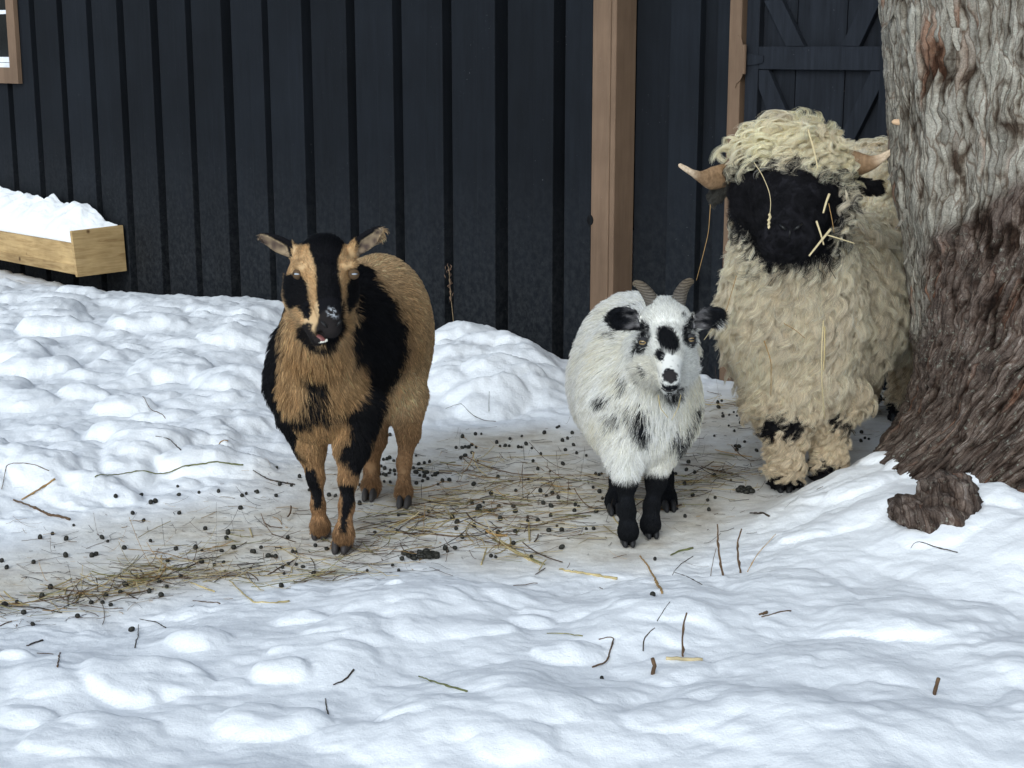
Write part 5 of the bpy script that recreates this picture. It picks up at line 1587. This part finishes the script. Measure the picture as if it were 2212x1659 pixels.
HC = {'s': (.50, .40, .20), 'g': (.27, .25, .11), 'b': (.11, .065, .035), 'k': (.045, .032, .022), 'o': (.36, .22, .085), 'p': (.56, .46, .27), 'v': (.15, .16, .06)}
def hay(name, n, zones, label, r=.0011, seed=1, cols='ssgbbokp', lenr=(.05, .22)):
    rg = np.random.default_rng(seed); mb_V, mb_F, mb_C = [], [], []; b0 = 0
    w = np.array([z[6] for z in zones], float); w /= w.sum(); pick = rg.choice(len(zones), n, p=w)
    zz_ = np.array([z[:6] for z in zones], float)[pick]
    a = np.radians(zz_[:, 4]); g1, g2 = rg.normal(0, 1, (2, n))
    u = zz_[:, 0] + np.cos(a) * g1 * zz_[:, 2] - np.sin(a) * g2 * zz_[:, 3]; v = zz_[:, 1] + np.sin(a) * g1 * zz_[:, 2] + np.cos(a) * g2 * zz_[:, 3]
    keep = polysd(*(on_snow(u, v)[:, :2].T), PATH) > -.10 if seed != 99 else np.ones(n, bool)
    u, v, zz_ = u[keep], v[keep], zz_[keep]; n = len(u)
    p0 = on_snow(u, v)
    th = np.radians(zz_[:, 5]) + rg.normal(0, .55, n) + np.pi * (rg.random(n) < .5); th = np.where(rg.random(n) < .22, rg.uniform(0, 6.28, n), th)
    L = lenr[0] + (lenr[1] - lenr[0]) * rg.random(n) ** 2.2
    K = 7; t = np.linspace(-.5, .5, K)
    bend = rg.normal(0, 3.2, n); kink = (rg.random(n) < .25) * rg.normal(0, .9, n)
    X = np.zeros((n, K, 3)); ang = th[:, None] + bend[:, None] * L[:, None] * t[None] + kink[:, None] * (t > .1)
    st_ = L[:, None] / (K - 1)
    X[:, :, 0] = p0[:, 0:1] + np.cumsum(np.cos(ang) * st_, 1) - .5 * L[:, None] * np.cos(th)[:, None]
    X[:, :, 1] = p0[:, 1:2] + np.cumsum(np.sin(ang) * st_, 1) - .5 * L[:, None] * np.sin(th)[:, None]
    X[:, :, 2] = snow_h(X[:, :, 0], X[:, :, 1])
    lift_ = rg.exponential(.003, n); tip = (rg.random(n) < .3) * rg.exponential(.018, n)
    X[:, :, 2] += .0008 + lift_[:, None] + tip[:, None] * (t[None] + .5) ** 2
    rr = r * rg.lognormal(0, .42, n)
    cc = np.array([HC[cols[i]] for i in rg.integers(0, len(cols), n)]) * rg.uniform(.65, 1.2, (n, 1))
    T = nrm(np.gradient(X, axis=1)); B = nrm(np.cross(T, np.array([0, 0, 1.0]))); N_ = np.cross(B, T)
    ringv = []
    for j in range(3):
        q = 2 * math.pi * j / 3
        ringv.append(X + rr[:, None, None] * (math.cos(q) * B + math.sin(q) * N_ * .7))
    V = np.stack(ringv, 2)         # n K 3 3
    base_ = (np.arange(n)[:, None, None] * K + np.arange(K - 1)[None, :, None]) * 3
    j = np.arange(3)[None, None]
    Fq = np.stack([base_ + j, base_ + 3 + j, base_ + 3 + (j + 1) % 3, base_ + (j + 1) % 3], -1).reshape(-1, 4)
    o = mesh_np(name, V.reshape(-1, 3), Fq, M_STRAW, attrs={'Col': np.repeat(cc, K * 3, 0)})
    tag(o, label, "hay", kind='stuff')
    return o
# zone: centre u, v, spread along, spread across, tilt of the zone, heading of the stalks on the ground, weight
hay('scattered_hay', 950, [(60, 1300, 110, 12, -14, 0, 3), (250, 1262, 120, 14, -18, 20, 4.5), (370, 1225, 90, 14, -20, 25, 2.5), (200, 1290, 120, 18, -8, 10, 3),
     (480, 1245, 100, 9, 2, 0, 3), (700, 1245, 120, 8, 2, -5, 4), (820, 1180, 70, 18, -10, 10, 3), (900, 1130, 90, 14, -12, 15, 5), (1000, 1085, 110, 22, -8, 10, 6),
     (1100, 1110, 90, 30, -10, 10, 6), (1180, 1060, 110, 25, 0, 10, 6), (1110, 1190, 50, 12, 25, -20, 3), (1010, 1010, 60, 10, -5, 0, 3), (1400, 1090, 120, 18, -10, 10, 4), (1540, 1040, 70, 14, -15, 15, 3),
     (1640, 870, 90, 8, 0, 0, 4), (1850, 870, 90, 10, 0, 5, 5), (1500, 1010, 90, 25, 0, 0, 2), (1230, 1150, 60, 15, 0, 0, 2), (640, 1180, 160, 30, 0, 10, 2)],
    "loose hay stalks strewn over the trampled snow path", r=.00105, seed=12)
hay('hay_chaff', 2000, [(300, 1180, 260, 50, -12, 0, 3), (900, 1080, 260, 70, -10, 5, 6), (1150, 1080, 200, 60, 0, 0, 6), (1500, 1000, 150, 60, 0, 0, 4), (1750, 900, 200, 30, 0, 0, 3), (300, 1275, 200, 20, -14, 10, 3), (700, 1200, 250, 40, 0, 0, 3)],
    "fine brown chaff and broken grass bits over the trampled snow path", r=.00055, seed=33, cols='bbkkbo', lenr=(.008, .09))

def stalk(pts, label, r=.0018, col='b', cat='stick', name='stick', up=None, taper=.6, n=6, node=True, tips=None):
    """pts are points of the photo frame lying on the snow, or rising from the last one when up is set"""
    pts = np.array(pts, float); r = r * .8
    if up is None: Q = on_snow(pts[:, 0], pts[:, 1]); Q[:, 2] += r * .9
    else:
        base = on_snow(*pts[-1]); Q = np.array([W(q[0], q[1], base[1] - (up * (len(pts) - 1 - i) / max(1, len(pts) - 1))) for i, q in enumerate(pts)]); Q[-1] = base - np.array([0, 0, .02])
    d = np.r_[0, np.cumsum(np.linalg.norm(np.diff(Q, axis=0), axis=1))]; m = max(8, int(d[-1] / .008))
    tt = np.linspace(0, d[-1], m); C = np.stack([np.interp(tt, d, Q[:, i]) for i in range(3)], 1)
    for _ in range(2): C[1:-1] = .25 * C[:-2] + .5 * C[1:-1] + .25 * C[2:]
    if up is None:
        zs_ = snow_h(C[:, 0], C[:, 1]) + r * .8; C[:, 2] = np.maximum(C[:, 2], zs_)
        for _ in range(25): C[1:-1, 2] = .25 * C[:-2, 2] + .5 * C[1:-1, 2] + .25 * C[2:, 2]; C[:, 2] = np.maximum(C[:, 2], zs_ - .001)
    o0 = C[-1].copy(); rg = np.random.default_rng(int(abs(pts).sum()))
    C[1:-1] += rg.normal(0, r * .25, (m - 2, 3))
    rad = r * np.linspace(taper, 1, m) * rg.uniform(.85, 1.15, m)
    if node and m > 12: rad[m // 3] *= 1.5; rad[2 * m // 3] *= 1.45
    mb = MB(); mb.tube(C - o0, rad, n, HC[col])
    mb.C[0] = mb.C[0] * np.repeat(rg.uniform(.7, 1.25, m), n)[:, None]
    o = mb.build(name, M_STRAW, None, smooth=True); o.location = tuple(o0)
    return tag(o, label, cat)
S = stalk
S([zA(p) for p in [(418, 334), (560, 312), (700, 296), (880, 283), (1072, 282)]], "long thin green stalk lying on the snow left of the brown goat", .0028, 'v', 'stalk', 'grass_stalk')
S([zA(p) for p in [(58, 437), (140, 470), (232, 507), (308, 524)]], "thick brown jointed stick lying on snow near the path's left end", .0045, 'b')
S([zA(p) for p in [(95, 435), (170, 392), (243, 352)]], "tan stick crossing above the thick brown jointed stick", .0035, 'o')
S([zA(p) for p in [(8, 388), (32, 326), (100, 335), (218, 337)]], "thin bent brown stem on snow at the photo's left edge", .0016, 'b', 'stem', 'dry_stalk')
S([zA(p) for p in [(1115, 305), (1150, 335), (1210, 352), (1300, 368)]], "curved dark twig on snow behind the brown goat's front legs", .0026, 'k', 'twig', 'twig')
S([zA(p) for p in [(685, 152), (745, 165), (797, 215)]], "short curved dark twig on the snow bank left of the brown goat's legs", .002, 'k', 'twig', 'twig')
S([zA(p) for p in [(630, 22), (665, 28), (728, 65)]], "small bent brown stem high on the left snow bank", .0016, 'b', 'stem', 'dry_stalk')
S([zA(p) for p in [(955, 208), (980, 196), (1006, 176)]], "short tan straw on the snow bank left of the brown goat's legs", .0024, 'o', 'straw', 'straw')
S([zA(p) for p in [(1010, 790), (1060, 840), (1120, 893), (1200, 890), (1275, 882)]], "bent yellow straw lying just below the path, under the brown goat", .0026, 's', 'straw', 'straw')
S([zA(p) for p in [(840, 800), (890, 820), (945, 840)]], "flat tan straw beside the bent yellow straw below the path", .0026, 's', 'straw', 'straw')
S([zA(p) for p in [(850, 880), (910, 886), (970, 893)]], "dark red-brown stem half buried in snow below the path", .0018, 'b', 'stem', 'dry_stalk')
S([zB(p) for p in [(925, 1138), (1060, 1160), (1160, 1178), (1268, 1190)]], "thick yellow-green straw on snow between the two goats, below the path", .0042, 's', 'straw', 'straw')
S([zB(p) for p in [(1400, 1060), (1450, 1125), (1490, 1200), (1530, 1282)]], "long tan straw slanting over the snow in front of the white goat", .0034, 'o', 'straw', 'straw')
S([zB(p) for p in [(500, 1008), (485, 1060), (468, 1108)]], "short yellow straw standing out of snow beside the straw bundle", .0026, 's', 'straw', 'straw')
bd_ = empty('straw_bundle', tuple(on_snow(*zB((680, 1030)))))
tag(bd_, "small bundle of yellow-green straws between the goats, at the path's edge", "straw bundle")
bpy.context.view_layer.update()
rgb_ = np.random.default_rng(8)
for k in range(7):
    j = rgb_.normal(0, 9, 4); a_ = zB((540 + j[0], 955 + j[1])); b_ = zB((815 + j[2] * 3, 1095 + j[3]))
    o = S([a_, ((a_[0] + b_[0]) / 2 + rgb_.normal(0, 2), (a_[1] + b_[1]) / 2 + rgb_.normal(0, 2)), b_], None, .0018, 'sgs'[k % 3], None, 'straw')
    o.parent = bd_; o.location = Vector(o.location) - Vector(bd_.location)
S([zB(p) for p in [(1855, 868), (1860, 1000), (1872, 1090), (1902, 1172)]], "taller of two thick brown twigs standing in snow right of the white goat", .0038, 'b', 'twig', 'twig', up=.02)
S([zB(p) for p in [(1998, 895), (1975, 960), (1975, 1060), (2002, 1148)]], "forked brown twig standing in snow, nearer the tree of the thick pair", .0036, 'b', 'twig', 'twig', up=.02)
S([zB(p) for p in [(1848, 1010), (1822, 1120), (1812, 1187)]], "thin brown stem leaning beside the tall twig right of the white goat", .0014, 'b', 'stem', 'dry_stalk', up=.0)
S([zB(p) for p in [(2200, 925), (2110, 1020), (2060, 1090), (2010, 1150)]], "thin brown stem leaning right beside the forked twig", .0014, 'o', 'stem', 'dry_stalk', up=.0)
S([zB(p) for p in [(1580, 1055), (1640, 1028), (1712, 1012)]], "flat green blade lying in front of the white goat", .0034, 'v', 'blade', 'green_leaf')
S([zB(p) for p in [(1600, 1150), (1690, 1190), (1765, 1230)]], "thin dark stem lying on snow between white goat and twigs", .0012, 'k', 'stem', 'dry_stalk')
S([zB(p) for p in [(1590, 1170), (1640, 1105), (1712, 1058)]], "thin dark stem crossing others in front of the white goat", .0012, 'k', 'stem', 'dry_stalk')
S([zD(p) for p in [(755, 588), (737, 660), (736, 720), (740, 775)]], "upright jointed brown twig alone in the snow below the white goat", .0032, 'b', 'twig', 'twig', up=.02)
S([zD(p) for p in [(617, 653), (570, 690), (568, 720), (564, 750)]], "small bent dark twig standing left of the upright jointed twig", .0022, 'k', 'twig', 'twig', up=.01)
S([zD(p) for p in [(375, 705), (443, 688), (425, 750), (408, 810), (347, 825)]], "sharply bent dry grass stem on the snow left of the stub", .0022, 'b', 'stem', 'dry_stalk')
S([zD(p) for p in [(607, 785), (612, 825), (603, 853)]], "short thick brown stub poking from snow by the pale flat straw", .0048, 'b', 'stub', 'twig_stub', up=.0, taper=1.0)
S([zD(p) for p in [(665, 790), (740, 796), (823, 798)]], "pale flat straw lying level on the snow beside the short stub", .0040, 'p', 'straw', 'straw', taper=1.0)
S([zD(p) for p in [(1078, 608), (1140, 590), (1205, 582)]], "dark straw lying on the snow slope below the tree", .0022, 'b', 'straw', 'straw')
S([zD(p) for p in [(1068, 600), (1085, 596), (1100, 590)]], "stubby brown chip beside the dark straw below the tree", .0040, 'b', 'bark chip', 'bark_chip')
S([zD(p) for p in [(1722, 312), (1740, 288), (1820, 305), (1925, 328)]], "long thin bent stem on snow in front of the tree", .0016, 'k', 'stem', 'dry_stalk')
S([zD(p) for p in [(1843, 870), (1832, 900), (1822, 937)]], "short brown twig stub alone in the snow, far below the tree", .0040, 'b', 'stub', 'twig_stub', up=.01, taper=1.0)
S([zD(p) for p in [(150, 680), (220, 682), (305, 690)]], "thin straight straw on the snow mound below the two goats", .0016, 'g', 'straw', 'straw')
S([zD(p) for p in [(682, 550), (650, 585), (627, 625)]], "thin arched stem on the snow above the bent dark twig", .0013, 'k', 'stem', 'dry_stalk')
S([zD(p) for p in [(1028, 160), (1070, 165), (1112, 174)]], "dark twig lying on snow in front of the sheep's feet", .0032, 'k', 'twig', 'twig')
S([zC(p) for p in [(603, 73), (680, 92), (717, 120)]], "thin bent dark stem on the front snow bank below the hay", .0015, 'k', 'stem', 'dry_stalk')
S([zC(p) for p in [(598, 98), (597, 150), (583, 205)]], "thin dark stem pointing down, under the bent dark stem", .0015, 'k', 'stem', 'dry_stalk')
S([zC(p) for p in [(1440, 360), (1485, 345), (1528, 295)]], "curved dark leaf blade on the front snow below the brown goat", .0026, 'k', 'blade', 'green_leaf')
S([zC(p) for p in [(1808, 322), (1900, 360), (2018, 388)]], "long straight dark stalk lying in the front snow", .0022, 'v', 'stalk', 'grass_stalk')
S([zC(p) for p in [(1405, 418), (1410, 450), (1418, 487)]], "short dark curved stem low in the front snow", .0018, 'k', 'stem', 'dry_stalk')
S([zC(p) for p in [(115, 190), (150, 178), (185, 167)]], "short dark double stem on snow near the left edge, below the hay", .0026, 'k', 'stem', 'dry_stalk')
S([zC(p) for p in [(160, 222), (220, 235), (265, 247), (250, 294)]], "bent brown stem on snow near the left edge, under the short dark stem", .0018, 'b', 'stem', 'dry_stalk')
S([zB(p) for p in [(258, 190), (300, 178), (405, 243), (480, 215), (555, 235)]], "long kinked dark stem on the snow bank between the goats", .0014, 'k', 'stem', 'dry_stalk')
S([zB(p) for p in [(515, 88), (512, 150), (516, 186)]], "short upright dark blade on the snow bank between the goats", .0018, 'k', 'blade', 'green_leaf', up=0)
S([zE(p) for p in [(1480, 760), (1460, 860), (1440, 910)]], "thin bent dark stem on snow under the sheep's belly", .0014, 'k', 'stem', 'dry_stalk')

# weed stalk by the wall
wd_ = empty('dry_weed', tuple(wpt(wall_hit(982, 724, .05)[0], -.1, .06)))
tag(wd_, "dried brown weed with seed head standing against the dark wall", "weed")
w0 = np.array(wd_.location)
pts = [wpt(*wall_hit(u, v, .06), .06) - w0 for u, v in [(983, 728), (980, 700), (976, 660), (972, 620), (969, 575)]]
pts.insert(0, np.array([0, 0, -.05]))
m_ = MB(); m_.tube(pts, np.linspace(.0022, .0010, 6), 5, (.26, .19, .11)); m_.build('stem', M_STRAW, wd_)
m_ = MB(); rg = np.random.default_rng(3)
for k in range(34):
    t_ = rg.uniform(0, 1); v_ = 575 + 85 * t_; q = wpt(*wall_hit(969 + 6 * t_ + rg.normal(0, 2.4), v_, .06), .06 + rg.normal(0, .004)) - w0
    m_.tube([q, q + np.array([rg.normal(0, .003), 0, .008]), q + np.array([rg.normal(0, .004), 0, .017])], [.0008, .0024, .0004], 5, tuple(np.array((.12, .075, .05)) * rg.uniform(.6, 1.6)))
m_.build('seed_head', M_STRAW, wd_)

# straws caught in the sheep's wool and the goat's beard
def held(pts, Y, label, r=.0013, col='p', cat='straw', seeds=0, name='straw'):
    Ys = Y if isinstance(Y, (list, tuple)) else [Y] * len(pts)
    Q = np.array([W(p[0], p[1], y_) for p, y_ in zip(pts, Ys)])
    d = np.r_[0, np.cumsum(np.linalg.norm(np.diff(Q, axis=0), axis=1))]; tt = np.linspace(0, d[-1], 18)
    C = np.stack([np.interp(tt, d, Q[:, i]) for i in range(3)], 1)
    for _ in range(3): C[1:-1] = .25 * C[:-2] + .5 * C[1:-1] + .25 * C[2:]
    mb = MB(); o0 = C[0].copy(); mb.tube(C - o0, np.linspace(1, .7, 18) * r, 6, HC[col])
    rg = np.random.default_rng(5)
    for k in range(seeds):
        q = C[-1] + (C[-1] - C[-3]) * (k * .28) - o0; e_ = nrm(C[-1] - C[-3])
        mb.tube([q, q + e_ * .006 + rg.normal(0, .0014, 3), q + e_ * .013], [.0012, .0038, .001], 6, tuple(np.array(HC['p']) * rg.uniform(.8, 1.15)))
    o = mb.build(name, M_STRAW, None, smooth=True); o.location = tuple(o0)
    return tag(o, label, cat)
held([S4(*p) for p in [(745, 505), (810, 600), (870, 740), (885, 830), (876, 915)]], [3.80, 3.77, 3.735, 3.715, 3.70], "thin straw with seed head hanging down the sheep's black face", .0011, 'p', seeds=7)
held([S4(*p) for p in [(1185, 235), (1235, 400), (1268, 565)]], [3.83, 3.80, 3.77], "pale flat straw hanging over the sheep's forehead curls", .0026, 'p')
held([S4(*p) for p in [(1360, 765), (1335, 830), (1310, 920)]], [3.76, 3.745, 3.74], "pale seed spike on the sheep's cheek beside its face", .0034, 'p')
held([S4(*p) for p in [(1355, 840), (1380, 960), (1400, 1080)]], [3.75, 3.74, 3.73], "thin red-brown stem running down the sheep's cheek", .0009, 'o')
held([S4(*p) for p in [(1372, 1050), (1290, 1150), (1195, 1270)]], [3.72, 3.70, 3.70], "broad pale straw slanting down left beside the sheep's mouth", .0032, 'p')
held([S4(*p) for p in [(1335, 1095), (1450, 1130), (1568, 1168)]], [3.72, 3.72, 3.73], "white straw pointing right from the sheep's mouth", .0019, 'p')
held([S4(*p) for p in [(1255, 985), (1290, 1090), (1315, 1180)]], [3.735, 3.715, 3.71], "short pale straw crossing at the sheep's mouth corner", .0028, 'p')
held([S4(*p) for p in [(390, 850), (375, 1080), (320, 1300), (275, 1468)]], [3.85, 3.85, 3.84, 3.84], "long thin stem hanging from the sheep's left cheek wool by the wall", .0009, 'o')
held([zE(p) for p in [(1022, 440), (1010, 620), (1012, 860), (1030, 1065)]], [3.915, 3.89, 3.90, 3.96], "longest pale green straw hanging down the sheep's chest", .0021, 'p')
held([zE(p) for p in [(1030, 480), (1030, 620), (1022, 760)]], [3.91, 3.89, 3.89], "yellow straw beside the longest straw on the sheep's chest", .0022, 's')
held([zE(p) for p in [(645, 570), (690, 700), (688, 920)]], [3.905, 3.90, 3.93], "bent orange straw on the sheep's lower chest wool", .0016, 'o')
held([zE(p) for p in [(470, 155), (430, 290), (395, 410)]], [3.90, 3.90, 3.90], "thin orange stem on the sheep's chest above the white goat's ear", .0012, 'o')
held([zE(p) for p in [(335, 470), (300, 515), (263, 565)]], [3.66, 3.66, 3.66], "pale straw poking out behind the white goat's ear", .0014, 'p')
held([zE(p) for p in [(770, 460), (840, 500), (905, 555)]], [3.895, 3.89, 3.885], "short orange straw across the middle of the sheep's chest", .0012, 'o')
held([zE(p) for p in [(1018, 50), (1060, 110), (1100, 175)]], [3.87, 3.88, 3.90], "short dark twig in the sheep's wool below its chin", .0011, 'k', 'twig', name='twig')
held([B3([p])[0] for p in [(604, 705), (615, 780), (660, 835)]], [3.50, 3.50, 3.50], "yellow straw curving under the white goat's chin, on its left side", .0012, 's')
held([B3([p])[0] for p in [(733, 705), (718, 780), (680, 850)]], [3.50, 3.50, 3.50], "yellow straw curving under the white goat's chin, on its right side", .0012, 's')
#DEBRIS#END
print('script done', round(time.time() - T0, 1))
